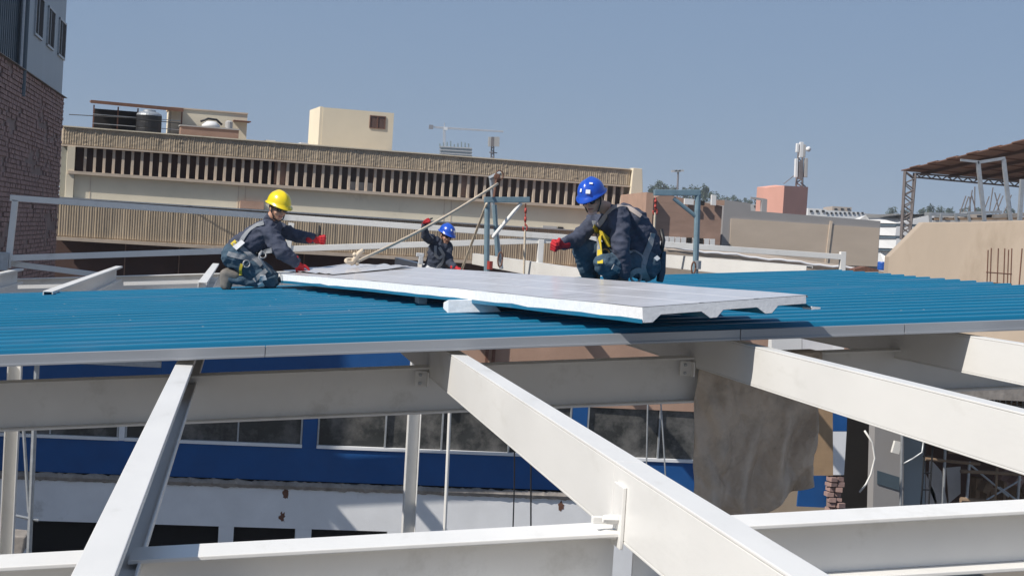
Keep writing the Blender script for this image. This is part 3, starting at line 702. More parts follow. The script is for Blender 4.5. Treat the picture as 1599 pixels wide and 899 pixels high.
cbox(0.32, UR, -1.0, -0.06, zl0, zs0-0.131, CREAM, 'wall'); 
for px in (140, 372, 383, 695, 706):
    u = cu(px,300)[0]; cbox(u, u+0.03, -0.08, -0.045, zl1, zs0-0.132, SLATM, 'joint')
cbox(-0.02, 0.30, -1.0, 0.10, zl0, zp0-0.071, CREAM, 'corner_pillar'); cbox(UL, -0.021, -1.6, -0.9, zl0, zp0-0.071, GREYW, 'side_wall')
for px0, px1, y0, y1 in ((375,412,313,325),):
    a = cu(px0,y0)[0]; b = cu(px1,y0)[0]; cbox(a, b, -0.058, 0.1, cu(px0,y1)[1], cu(px0,y0)[1], TERRA, 'terracotta_box')
cbox(UL-0.2, UR-0.4, -0.9, 0.45, zl0, zl1-0.04, CREAMD, 'balcony_slab'); fluted(UL-0.2, UR-0.4, 0.452, zl0+0.06, zl1-0.04, 'fluted_parapet', pitch=0.105, amp=0.022)
cbox(UL-0.2, UR-0.4, -0.2, 0.55, zl1-0.038, zl1+0.02, GALV, 'coping'); cbox(UL-0.2, UR-0.4, -0.9, 0.62, zl0-0.14, zl0-0.001, SLATM, 'ledge')
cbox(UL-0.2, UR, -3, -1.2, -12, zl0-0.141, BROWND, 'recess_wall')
for px in (196, 282, 480): 
    u = cu(px,410)[0]; cbox(u, u+0.05, -1.199, -1.15, -6, zl0-0.142, BRICKF, 'joint')
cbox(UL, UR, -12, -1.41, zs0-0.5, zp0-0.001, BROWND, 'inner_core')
# slanted end fin
fa = [cp_(UR+0.06,0.15,zp1+0.05), cp_(UR+0.5,0.15,zp1+0.05), cp_(UR+0.95,0.15,-1.2), cp_(UR-0.15,0.15,-1.2)]
MB().prism(fa, -nd*0.5).build('end_fin', CREAM, cb, bevel=0.02)
MB().prism([p + ud*0.35 - nd*0.9 for p in fa], -nd*8).build('end_wall', CREAM, cb)
# far-right small window and openings in the lower cream wall
for px0,px1,y0,y1 in ((848,870,352,362),(872,880,354,362)):
    a = cu(px0,y0)[0]; b = cu(px1,y0)[0]; cbox(a, b, -0.059, -0.02, cu(px0,y1)[1], cu(px0,y0)[1], FARG if px0 == 848 else DARK, 'window')

# things on the cream roof
def on_roof(px, off): u = cu(px, 200, -off)[0]; return u
RZ = zp1 - 0.04
tk = thing('water_tank', cp_(cu(232,200,-2.0)[0], -2.0, RZ), 'black plastic water tank on the cream building roof', 'water tank')
s_ = 72.5/2500
tm = MB(); tm.lathe(cp_(cu(232,200,-2.0)[0], -2.0, RZ), [(0.52,0.0),(0.55,0.05),(0.55,0.28),(0.535,0.30),(0.55,0.32),(0.55,0.56),(0.535,0.58),(0.55,0.60),(0.55,0.86)], 28); tm.build('body', BLACKP, tk, smooth=False)
tm = MB(); tm.lathe(cp_(cu(232,200,-2.0)[0], -2.0, RZ), [(0.55,0.861),(0.53,0.93),(0.40,1.01),(0.28,1.04),(0.27,1.1),(0.1,1.14)], 28); tm.build('dome', GALV, tk)
sh = thing('roof_shed', cp_(cu(180,198,-2.5)[0], -2.5, RZ), 'dark lean-to shed with sheet roof beside the water tank', 'shed')
a, b = cu(146,198,-3)[0], cu(214,198,-3)[0]
cbox(a, b, -4.2, -3.0, RZ, RZ+1.05, DARK, 'side_panel', sh)
MB().hexa([cp_(cu(142,160,-2.2)[0],-4.5,RZ+1.42), cp_(cu(287,167,-2.2)[0],-4.5,RZ+1.42), cp_(cu(287,167,-2.2)[0],-2.2,RZ+1.16), cp_(cu(142,160,-2.2)[0],-2.2,RZ+1.22)][::-1],
          [cp_(cu(142,160,-2.2)[0],-4.5,RZ+1.46), cp_(cu(287,167,-2.2)[0],-4.5,RZ+1.46), cp_(cu(287,167,-2.2)[0],-2.2,RZ+1.32), cp_(cu(142,160,-2.2)[0],-2.2,RZ+1.36)][::-1]).build('sheet_roof', CANOPY, sh)
for px in (145,183,214,283):
    u = cu(px,180,-2.6)[0]; cbox(u, u+0.06, -2.66, -2.6, RZ, RZ+1.18, RUST, 'post', sh)
for zz in (0.35, 0.75): cbox(cu(145,180,-2.4)[0], cu(283,180,-2.4)[0], -2.45, -2.41, RZ+zz, RZ+zz+0.03, GALV, 'rail', sh)
rr_ = thing('roof_room', cp_(cu(328,200,-3)[0], -3, RZ), 'small cream room on the roof right of the water tank', 'rooftop room')
a, b = cu(267,190,-2.8)[0], cu(386,190,-2.8)[0]
cbox(a, b, -5.5, -2.8, RZ, RZ+1.32, CREAM, 'wall', rr_); cbox(a-.05, b+0.02, -5.6, -2.75, RZ+1.321, RZ+1.38, SLATM, 'roof', rr_); cbox(cu(365,182,-2.5)[0], cu(392,182,-2.5)[0], -3.2, -2.4, RZ+0.95, RZ+1.0, RUST, 'awning', rr_)
bn = thing('brown_trough', cp_(cu(328,205,-1.8)[0], -1.8, RZ), 'brown trough with pale rim in front of the small roof room', 'trough')
a, b = cu(282,205,-1.6)[0], cu(373,205,-1.6)[0]
cbox(a, b, -2.4, -1.6, RZ, RZ+0.50, BRICKF, 'body', bn); cbox(a-.04, b+.04, -2.44, -1.56, RZ+0.501, RZ+0.56, FARG, 'rim', bn)
jb = thing('roof_junk', cp_(cu(335,188,-2)[0], -2, RZ+0.56), 'white equipment lying on top of the brown trough', 'equipment')
JM = MB(); JM.lathe(cp_(cu(330,185,-2)[0], -2.0, RZ+0.561), [(0.40,0),(0.40,0.1),(0.25,0.25),(0.05,0.28)], 16); JM.build('cover', FARW, jb, smooth=True)
JM = MB(); JM.lathe(cp_(cu(358,185,-2)[0], -2.0, RZ+0.561), [(0.17,0),(0.17,0.3),(0.08,0.36)], 14); JM.build('drum', FARG, jb)
JM = MB(); JM.tube([cp_(cu(x,185,-2)[0], -1.9, RZ+0.58+zz) for x, zz in ((313,0.2),(325,0.35),(338,0.33),(347,0.12))], 0.05, 8); JM.build('hose', BLACKP, jb, smooth=True)
tw = thing('roof_tower', cp_(cu(557,225,-3)[0], -3, RZ), 'plain cream stair tower with one small dark window on the roof', 'tower')
a, b = cu(503,200,-3)[0], cu(614,200,-3)[0]; ht = cu(505,167,-3)[1]; 
cbox(a, b, -6, -3, RZ-0.3, ht-0.02, CREAM, 'wall', tw); cbox(a-.14, a-0.001, -6, -3.02, RZ-0.3, ht+0.01, CREAM, 'side_fin', tw)
wa, wb_ = cu(577,190,-3)[0], cu(602,190,-3)[0]; wz1, wz0 = cu(577,180,-3)[1], cu(577,200,-3)[1]
wn = MB()
for (u0,u1,z0,z1) in ((wa,wb_,wz1-.04,wz1),(wa,wb_,wz0,wz0+.04),(wa,wa+.04,wz0+.04,wz1-.04),(wb_-.04,wb_,wz0+.04,wz1-.04),((wa+wb_)/2-.02,(wa+wb_)/2+.02,wz0+.04,wz1-.04)):
    wn.hexa([cp_(u0,-2.96,z0),cp_(u1,-2.96,z0),cp_(u1,-2.999,z0),cp_(u0,-2.999,z0)][::-1], [cp_(u0,-2.96,z1),cp_(u1,-2.96,z1),cp_(u1,-2.999,z1),cp_(u0,-2.999,z1)][::-1])
wq = wn.build('window', RUST, tw); cbox(wa+.04, wb_-.04, -2.998, -2.985, wz0+.04, wz1-.04, BROWND, 'pane', wq)
rs = cbox(cu(614,232,-2)[0], cu(656,236,-2)[0], -5, -2, RZ+0.07, RZ+0.14, BROWND, 'thin_slab', cb)
for px0, px1 in ((416,430),(470,482)):
    a, b = cu(px0,220,-3)[0], cu(px1,220,-3)[0]; cbox(a, b, -4, -3, RZ+.0, RZ+0.25, FARW, 'skylight', cb)
wr = MB(); wr.tube([at(108,179,69.0), at(200,184,68.5), at(282,193,68.3)], 0.02, 6); tag(wr.build('overhead_cable', BLACKP), 'thin dark cable running from the brick building to the roof shed', 'cable')

def footed(pts, zf=-12.0):          # carry the lowest two corners of an outline straight down to the ground
    pts = [Vector(p) for p in pts]
    low = sorted(range(len(pts)), key=lambda i: pts[i].z)[:2]
    for i in low:
        top = min((j for j in range(len(pts)) if j not in low), key=lambda j: abs(pts[j].x - pts[i].x))
        pts[i] = Vector((pts[top].x, pts[top].y, zf))
    return pts
# ================================================================ RIGHT SIDE
tw_ = thing('tan_wall', at(1490,450,30), 'big tan rendered wall with a sloping left end at the right', 'wall')
tq = at(1385,430,31.5); tn = (at(1640,430,28.0) - tq).cross(Vector((0,0,1))).normalized()
pl = [on_plane(x, y, tq, tn) for x, y in ((1385,470),(1388,401),(1442,347),(1520,346.5),(1640,343),(1640,480))]
MB().prism(footed(pl, -2.2), (0.05,0.35,0)).build('wall', TAN, tw_, bevel=0.015)
MB().box((27, 40, -2.33), (29, 24.4, 0.25)).build('roof_slab', CONC, tw_)
rbc = thing('rebar_cage', at(1560,441,27.0), 'thin rusty rebar cage standing in front of the tan wall', 'rebar')
for x in (1541,1546,1557,1567,1573,1578): MB().tube([at(x+2,388+rng.uniform(-1,3),27), at(x,446,27)], 0.011, 6).build('bar', RUST, rbc)
for y in (425, 441): MB().tube([at(1540,y,27), at(1580,y+3,27)], 0.012, 6).build('tie', RUST, rbc)
tag(MB().tube([at(1596,388,27), at(1591,450,27)], 0.012, 6).build('rebar', RUST), 'single rusty bar against the tan wall at the right edge', 'rebar')
# canopy
can = thing('canopy', at(1420,372,48), 'brown sheet canopy on lattice columns at the right edge', 'canopy')
c0 = at(1407,267,50); c1 = at(1640,211,38); c2 = at(1640,287,54)
c3 = c1 + (c2 - c0)
NS = 14
for i in range(NS):
    ta, tb = i/NS, (i+1)/NS + 0.006
    z_ = Vector((0,0,0.03*(i % 2)))
    q = [c0.lerp(c1,ta), c0.lerp(c1,tb), c2.lerp(c3,tb), c2.lerp(c3,ta)]
    MB().hexa([p + z_ for p in q], [p + z_ + Vector((0,0,0.03)) for p in q]).build('roof_sheet', CANOPY, can)
for t in (0.12, 0.3, 0.48, 0.66, 0.84): MB().bar(c0.lerp(c2,t)-Vector((0,0,.06)), c1.lerp(c3,t)-Vector((0,0,.06)), 0.06, 0.09).build('purlin', BROWND, can)
def lattice(name, a0, a1, b0, b1, n, r, m, par):
    tt = MB(); tt.tube([a0,a1], r, 6); tt.tube([b0,b1], r, 6)
    for i in range(n):
        p, q = a0.lerp(a1, i/n), b0.lerp(b1, (i+1)/n)
        if i % 2: p, q = b0.lerp(b1, i/n), a0.lerp(a1, (i+1)/n)
        tt.tube([p,q], r*0.7, 6)
    return tt.build(name, m, par)
TRM = mat('grey_brown_truss', (0.17, 0.15, 0.15), 0.7, var=0.2)
lattice('lattice_column', at(1414,268,49), at(1408,374,49), at(1430,270,49), at(1421,374,49), 12, 0.035, TRM, can)
lattice('lattice_column', at(1412,268,49.6), at(1406,374,49.6), at(1427,270,49.6), at(1419,374,49.6), 11, 0.03, TRM, can)
lattice('truss', at(1430,271,49), at(1640,288,49), at(1430,277,49), at(1640,296,49), 26, 0.03, TRM, can)
fr = thing('white_frame', at(1555,345,33), 'pale metal door frame standing on the tan wall under the canopy', 'frame')
for a, b in (((1526,252),(1537,347)), ((1566,249),(1578,347))): MB().bar(at(*a,32), at(*b,32), 0.06, 0.06, (0,1,0)).build('leg', GALV, fr); MB().bar(at(a[0]+3,a[1],32.4), at(b[0]+2,b[1],32.4), 0.04, 0.04, (0,1,0)).build('leg', GALV, fr)
MB().bar(at(1500,250,32), at(1530,253,32), 0.05, 0.05).build('top_bar', GALV, fr); MB().bar(at(1526,254,32), at(1569,247,32), 0.06, 0.06).build('top_bar', GALV, fr)
tag(MB().bar(at(1596,280,32), at(1592,347,32), 0.08, 0.08, (0,1,0)).build('grey_post', GALV), 'grey post standing on the tan wall at the right edge', 'post')
lo = thing('stacked_profiles', at(1520,345,32.5), 'metal profiles and boards lying along the top of the tan wall', 'metal profiles')
for a, b, t in (((1448,334),(1510,336),.07),((1505,333),(1560,331),.06),((1545,338),(1640,333),.08),((1455,342),(1640,341),.05)):
    MB().bar(at(*a,33), at(*b,33), 0.3, t).build('profile', rng.choice([GALV, CONC, WOODJ]), lo)
for x in (1452,1470,1492,1512): MB().bar(at(x,334,32.8), at(x+rng.uniform(-2,4),347,32.8), 0.05, 0.05, (0,1,0)).build('prop', GALV, lo)
for k in range(13):
    x = 1499 + k*5.6 + rng.uniform(-2,2); l = rng.uniform(-9,14)
    tag(MB().tube([at(x+l, rng.uniform(289,308), 34), at(x,334,34)], 0.013, 6).build('starter_bar', TRM), ('leftmost' if k == 0 else 'rightmost' if k == 12 else ('second','third','fourth','fifth','sixth','seventh','eighth','ninth','tenth','eleventh','twelfth')[k-1]) + ' from the left of the dark starter bars behind the tan wall' if 0 < k < 12 else ('leftmost','rightmost')[k//12] + ' of the dark starter bars behind the tan wall', 'rebar', 'starter bars behind the tan wall')

# neighbour flat roof and white ledge behind the blue roof
nb = thing('flat_roof_house', at(1200,440,43), 'low tan flat roof behind the white rail right of the squatting worker', 'building')
MB().prism(footed([at(1032,389,42), at(1200,404,42), at(1386,424,42), at(1386,520,42), at(1032,520,42)]), (0.5,12,0.25)).build('body', TAN, nb)
cl_ = MB(); cl_.tube([at(x, y + 1.0*math.sin(x*0.07) + 0.8*math.sin(x*0.19), 42-.02) for x, y in [(1040+i*10, 386+i*1.14) for i in range(31)]], 0.034, 7); cl_.build('cloth_edge', CLOTHW, nb, smooth=True)
# beige and grey wall
gw = thing('block_wall', at(1255,430,80), 'long grey and beige windowless wall in the right background', 'wall')
YB = 70.0
MB().prism(footed([at(1131,312,YB), at(1172,317.5,YB), at(1172,329,YB), at(1375,345,YB), at(1369,440,YB), at(1124,430,YB)]), (0.8,6,0)).build('grey_wall', GREYB, gw)
MB().prism([at(1141,341,YB-.002), at(1373,356,YB-.002), at(1369,416,YB-.002), at(1138,408,YB-.002)], (0,-0.06,0)).build('beige_panel', BEIGE, gw)
MB().bar(at(1298,345,YB-.08), at(1290,412,YB-.08), 0.12, 0.06, (0,1,0)).build('joint', SLATM, gw)
bh = thing('brown_brick_house', at(1080,390,66), 'brown brick house behind the right lifting frame', 'house')
MB().prism(footed([at(1020,310,66), at(1036,303,66), at(1128,322,66), at(1124,400,66), at(1016,400,66)]), (0.5,8,0)).build('wall', BRICKF, bh)
MB().prism(footed([at(1010,300,65.6), at(1021,302,65.6), at(1020,400,65.6), at(1008,400,65.6)]), (0.3,6,0)).build('terracotta_end', TERRA, bh)
for x0, x1, y0, y1, m in ((1068,1082,310,319,FARW),(1092,1099,313,320,DARK),(1110,1117,304,320,FARW),(1117,1130,312,320,TERRA)):
    MB().prism([at(x0,y0,65.9), at(x1,y0+1,65.9), at(x1-.5,y1+1,65.9), at(x0-.5,y1,65.9)], (0,-0.15,0)).build('window', m, bh)
for k in range(9):
    x = 1036 + k*9; MB().prism([at(x,369+k*.5,65.9), at(x+7.5,369+k*.5,65.9), at(x+7,380+k*.5,65.9), at(x-.5,380+k*.5,65.9)], (0,-0.1,0)).build('window', DARK if k in (4,6) else FARW, bh)
for px in ((1192,313),): 
    pst = MB(); pst.bar(at(1193,311,74), at(1192,332,74), .25, .25, (0,1,0)); pst.bar(at(1172,309,74), at(1195,312,74), .1, .1); tag(pst.build('grey_gate_frame', GREYB), 'grey post and lintel on the long grey wall', 'frame')
# pink block with antenna
pk = thing('salmon_block', at(1235,335,105), 'salmon pink rooftop block below the phone antenna', 'rooftop block')
a0, a1, a2_, a3 = at(1211,289,105), at(1225,290,103.5), at(1262,292,106), at(1260,336,106)
MB().prism(footed([a1, a2_, at(1260,345,106), at(1223,345,103.5)]), (0.4,5,0)).build('front', PINK, pk); MB().prism(footed([at(1210.5,289,106.5), at(1224.8,290,103.52), at(1222.8,345,103.52), at(1208,345,106.5)]), (0.3,4.9,-0.02)).build('side', PINK, pk)
an = thing('phone_antenna', at(1246,290,106), 'white phone antenna panels on a mast over the salmon block', 'antenna')
lattice('mast', at(1247,234,106.2), at(1243,292,106.2), at(1253,234,106.2), at(1253,292,106.2), 9, 0.07, TRM, an)
for x, y0, y1, wd, m in ((1245,224,238,.18,FARW),(1251,222,246,.26,FARW),(1255,226,246,.2,FARG),(1243,248,277,.2,FARW),(1258,247,277,.22,FARG),(1250,252,280,.3,TRM)):
    MB().bar(at(x+.6,y0,105.6), at(x-.4,y1,105.6), wd, 0.25, (0,1,0)).build('panel', m, an, bevel=0.03)
q = MB(); q.lathe(at(1260,233,105.6), [(0.02,0.0),(0.16,0.05),(0.18,0.2),(0.1,0.3)], 14, Vector((0.4,-0.9,0)).to_track_quat('Z','Y').to_matrix()); q.build('dish', FARW, an, smooth=True)
q = MB(); q.tube([at(1243,272,106), at(1224,287,106)], 0.03, 5); q.tube([at(1250,285,106), at(1258,292,106)], 0.05, 5); q.build('stay', TRM, an)
# white banded building, blue tank, gap filler
wbz = thing('banded_building', at(1410,430,125), 'white building with dark horizontal bands beyond the tan wall', 'building')
for y0, y1, m in ((341,349,FARW),(349.2,353,METALD),(353.2,368,FARW),(368.2,372,METALD),(372.2,388,FARW),(388.2,392,METALD),(392.2,450,FARW)):
    MB().prism([at(1373,y0-1,130), at(1400,y0,125) if y0 > 345 else at(1392,y0-7,125), at(1460,y0+2-(9 if y0<345 else 0),125), at(1455,y1+2,125), at(1398,y1,125), at(1370,y1-1,130)], (1,8,0)).build('storey' if m is FARW else 'window_band', m, wbz)
bt = MB(); bt.lathe(at(1377,422,60), [(0.16,0),(0.18,0.05),(0.18,0.3),(0.16,0.34)], 16); tag(bt.build('blue_barrel', mat('blue_plastic',(0.02,0.10,0.42),0.4)), 'small blue barrel at the left foot of the tan wall', 'barrel')
mb_ = MB(); mb_.prism([at(1335,420,40), at(1352,416,40), at(1372,421,40), at(1372,424,40), at(1335,424,40)], (0,0.4,0)); tag(mb_.build('rubble_heap', RUST), 'small dark scrap heap behind the far right roof corner', 'scrap')

# ================================================================ FAR CITY
def house(px0, px1, y0, Yd, m, label, depth=12, nwin=3, roofm=None, yb=430):
    c = at((px0+px1)/2, yb, Yd); r = thing('far_house', c, label, 'house', 'small far houses on the skyline')
    sl = 0.062*(px1-px0)
    MB().prism(footed([at(px0,y0,Yd), at(px1,y0+sl,Yd), at(px1-4,yb,Yd), at(px0-4,yb,Yd)]), (depth*0.2,depth,0)).build('wall', m, r)
    for k in range(nwin):
        x = px0 + (px1-px0)*(k+0.5)/nwin; wd = (px1-px0)/nwin*0.22
        MB().prism([at(x-wd,y0+3,Yd-.05), at(x+wd,y0+3.2,Yd-.05), at(x+wd,y0+6.5,Yd-.05), at(x-wd,y0+6.3,Yd-.05)], (0,-0.1,0)).build('window', DARK, r)
    return r
house(1262,1290,325,230,FARW,'small white house right of the salmon block',nwin=3)
house(1288,1350,328,260,FARW,'long low white house on the right skyline',nwin=9)
house(1345,1402,333,280,FARG,'long grey house below the trees on the right skyline',nwin=8)
house(1160,1215,318,240,FARG,'grey house behind the long grey wall',nwin=4)
house(1300,1330,322,330,FART,'tan house peeking over the long white house',nwin=3)
house(1440,1500,336,200,FARG,'grey house behind the tan wall under the canopy',nwin=4)
house(1500,1620,333,210,FART,'tan house behind the starter bars',nwin=6)
hl = MB(); vs, fs = [], []
NXh, NYh = 60, 8
for j in range(NYh+1):
    for i in range(NXh+1):
        x = -300 + i*20; y = 420 + j*60
        t_ = max(0, 1-abs(x-150)/260)
        vs.append((x, y, -12 + 22*math.sin(math.pi*min(1,j/NYh*0.9+0.05))*(0.2+t_) + 3*noise.noise(Vector((x*.02,y*.02,0)))))
for j in range(NYh):
    for i in range(NXh): fs.append((j*(NXh+1)+i, j*(NXh+1)+i+1, (j+1)*(NXh+1)+i+1, (j+1)*(NXh+1)+i))
hl.add(vs, fs); tag(hl.build('hills', GROUNDM, smooth=True), kind='structure', label='low dusty hills under the far trees')
def tree(px, pytop, pybase, Yd, wpx, label, seed):
    r_ = random.Random(seed); top = at(px, pytop, Yd); base = at(px, pybase, Yd); h = top.z - base.z
    wd = wpx*Yd/2500/2
    r = thing('tree', base, label, 'tree', 'trees on the far skyline')
    t = MB(); t.tube([base - Vector((0,0,h*0.8)), base + Vector((0,0,h*0.35)), base + Vector((0.1*wd,0,h*0.75))], 0.05*h, 7, 0.02*h)
    for k in range(4):
        a = r_.uniform(0,6.28); t.tube([base+Vector((0,0,h*0.3)), base+Vector((math.cos(a)*wd*.5, math.sin(a)*wd*.5, h*0.65))], 0.025*h, 5, 0.01*h)
    t.build('trunk', BARK, r)
    c = MB(); lobes = [(Vector((r_.uniform(-.55,.55)*wd, r_.uniform(-.5,.5)*wd, h*r_.uniform(.35,.78))), r_.uniform(.3,.5)) for _ in range(9)]
    for k in range(520):
        lc_, lr = r_.choice(lobes); d = Vector((r_.gauss(0,1), r_.gauss(0,1), r_.gauss(0,1))).normalized()
        p = base + lc_ + Vector((d.x*wd*lr, d.y*wd*lr, d.z*h*lr*0.5))*r_.uniform(0.5,1.05)
        s = 0.07*max(wd, h*0.6)*r_.uniform(.6,1.4); u = Vector((r_.gauss(0,1),r_.gauss(0,1),r_.gauss(0,1))).normalized(); v = u.orthogonal().normalized(); v = Matrix.Rotation(r_.uniform(0,6.28),3,u) @ v; w2 = u.cross(v)
        c.add([p+v*s, p+w2*s*.6, p-v*s, p-w2*s*.6], [(0,1,2,3)])
    c.build('crown', LEAF, r)
pos = [(1018,287,315,24),(1033,279,316,30),(1050,286,318,26),(1068,290,320,24),(1082,287,322,22),(1099,286,324,18),(1114,296,326,30),(1133,300,328,28),(1150,303,330,24),(1168,306,332,22),(1184,308,334,24),(1204,309,336,20),
       (1296,321,338,14),(1392,321,345,26),(1412,323,346,24),(1438,320,348,22),(1452,317,350,16),(1466,319,350,18),(1484,322,350,26),(1506,321,352,22),(1530,322,352,28),(1575,322,354,30)]
names = ['leftmost in the row beside the cream building','tallest round one left of the floodlight mast','just left under the floodlight mast','just right of the floodlight mast','above the right lifting frame arm','narrow one above the brick house','wide one above the brick house corner','left of the grey wall corner','above the grey wall corner','over the left of the grey wall','left of the salmon block gap','touching the salmon block',
         'tiny one over the white houses','left of the lattice column','behind the lattice column','right of the lattice column','slim one under the canopy truss','third one under the canopy truss','over the grey house under the canopy','left of the starter bars','behind the starter bars','at the right edge under the canopy']
for i, ((px, a, b, wpx), nm) in enumerate(zip(pos, names)): tree(px, a, b, 360 + (i % 4)*12, wpx, 'dusty green skyline tree, ' + nm, i)
# floodlight mast
fm = thing('floodlight_mast', at(1058,300,300), 'floodlight mast above the trees right of the squatting worker', 'mast')
MB().tube([at(1057,318,300), at(1059,268,300)], 0.18, 6).build('pole', TRM, fm)
for x in (1053,1058,1063): MB().box(at(x,267,300), (1.1,0.6,0.35), Matrix.Rotation(-0.2,3,'Y')).build('lamp', FARG, fm)
# second antenna mast
am = thing('antenna_mast', at(770,262,210), 'dark antenna mast on the skyline right of the crane', 'antenna')
lattice('mast', at(768,214,210), at(766,262,210), at(771,214,210), at(771,262,210), 10, 0.09, TRM, am)
for x in (764.5,769,773.5,777.5): MB().bar(at(x+.4,214,209.6), at(x-.2,229,209.6), 0.35, 0.3, (0,1,0)).build('panel', FARG if x != 769 else TRM, am)
MB().bar(at(762,222,210), at(780,224,210), .15, .15).build('crossarm', TRM, am); MB().bar(at(764,238,210), at(776,239,210), .4, .12).build('platform', TRM, am)
# tower crane and building under construction
ck = thing('tower_crane', at(694,260,700), 'tall tower crane with long jib on the hazy skyline', 'crane')
CRM = mat('crane_paint', (0.42,0.42,0.44), 0.6, var=0.1)
lattice('mast', at(692.5,198,700), at(692.5,262,700), at(695,198,700), at(695,262,700), 22, 0.22, CRM, ck)
lattice('jib', at(671,197.5,700), at(786,205,700), at(680,200,700), at(786,206.5,700), 40, 0.2, CRM, ck)
MB().box(at(673,198.5,700), (1.8,1.5,1.8)).build('counterweight', TRM, ck); MB().box(at(696,201,700), (1.6,1.4,1.3)).build('cab', FARW, ck); MB().tube([at(694,192,700), at(694,200,700)], .25, 6).build('apex', CRM, ck)
tc_ = thing('unfinished_tower', at(711,255,690), 'unfinished concrete tower wrapped in netting below the crane', 'building')
NETM = mat('green_grey_netting', (0.16,0.21,0.20), 0.9, var=0.3, vscale=0.2)
for k in range(5):
    y = 228 + k*5
    MB().prism([at(686,y,690), at(737,y+3,690), at(737,y+4.6,690), at(686,y+1.6,690)], (2,14,0)).build('slab', FARG, tc_)
    MB().prism([at(688+rng.uniform(0,4),y+1.7,692), at(735-rng.uniform(0,6),y+4.5,692), at(735,y+7.8,692), at(688,y+4.9,692)], (2,10,0)).build('netting', NETM, tc_)
for k in range(9):
    x = 687 + k*5.6; MB().bar(at(x,222+rng.uniform(-2,4),691), at(x,231,691), .5, .5, (0,1,0)).build('starter_column', NETM, tc_)

# ================================================================ HAZE
hb = MB().box((0, 4350, 23.5), (12200, 9500, 73)).build('haze', WHITE); hb.data.materials.clear()
hm = bpy.data.materials.new('hazy_air'); hm.use_nodes = True; hm.node_tree.nodes.clear()
pv = hm.node_tree.nodes.new('ShaderNodeVolumePrincipled'); om = hm.node_tree.nodes.new('ShaderNodeOutputMaterial')
pv.inputs['Density'].default_value = 0.00045; pv.inputs['Color'].default_value = (0.74, 0.86, 1.0, 1)
hm.node_tree.links.new(pv.outputs[0], om.inputs['Volume']); hb.data.materials.append(hm)
tag(hb, 'pale dusty haze hanging over the city', kind='stuff')

# ================================================================ PEOPLE
SKIN = mat('skin', (0.50, 0.27, 0.18), 0.55, var=0.08, vscale=20)
HAIR = mat('dark_hair', (0.012, 0.010, 0.009), 0.7)
NAVY = mat('navy_sweater', (0.048, 0.056, 0.088), 0.9, var=0.25, vscale=9, bump=0.5, bscale=45, dirt=(0.075,0.08,0.11), dscale=6, dthr=0.58)
JEAN = mat('blue_jeans', (0.042, 0.078, 0.115), 0.9, var=0.25, vscale=10, bump=0.5, bscale=60, dirt=(0.085,0.13,0.17), dscale=5, dthr=0.56)
OVERALL = mat('dark_blue_overall', (0.032, 0.040, 0.064), 0.9, var=0.2, vscale=9, bump=0.4, bscale=45)
REDG = mat('red_glove', (0.45, 0.012, 0.020), 0.75, var=0.15, vscale=30, bump=0.3, bscale=90)
DGLOVE = mat('dark_grey_glove', (0.05, 0.048, 0.045), 0.8, var=0.2)
BOOT = mat('dusty_boot', (0.16, 0.145, 0.13), 0.9, var=0.25, vscale=15, bump=0.3)
STRAP = mat('grey_webbing', (0.24, 0.25, 0.27), 0.8, var=0.12, vscale=40, bump=0.3, bscale=150)
STRAPY = mat('yellow_webbing', (0.55, 0.42, 0.03), 0.7, var=0.1)
STEEL = mat('bright_steel', (0.36, 0.36, 0.37), 0.5, metal=0.4)
LENS = mat('dark_lens', (0.008, 0.008, 0.01), 0.12)
HY = mat('yellow_helmet', (0.80, 0.60, 0.008), 0.3, var=0.03, coat=0.4)
HB = mat('blue_helmet', (0.010, 0.075, 0.48), 0.3, var=0.05, coat=0.4)
STICK = mat('white_sticker', (0.75, 0.75, 0.76), 0.5, var=0.05)
LIP = mat('lips', (0.30, 0.10, 0.08), 0.5)
WHITEK = mat('white_kneepad', (0.55, 0.56, 0.58), 0.7, var=0.15, vscale=20)

def caps(p, r1, q, r2, m, flat=None): return ('c', Vector(p), r1, Vector(q), r2, m, flat)
def ell(c, rad, rot, m): return ('e', Vector(c), Vector(rad), rot, None, m, None)

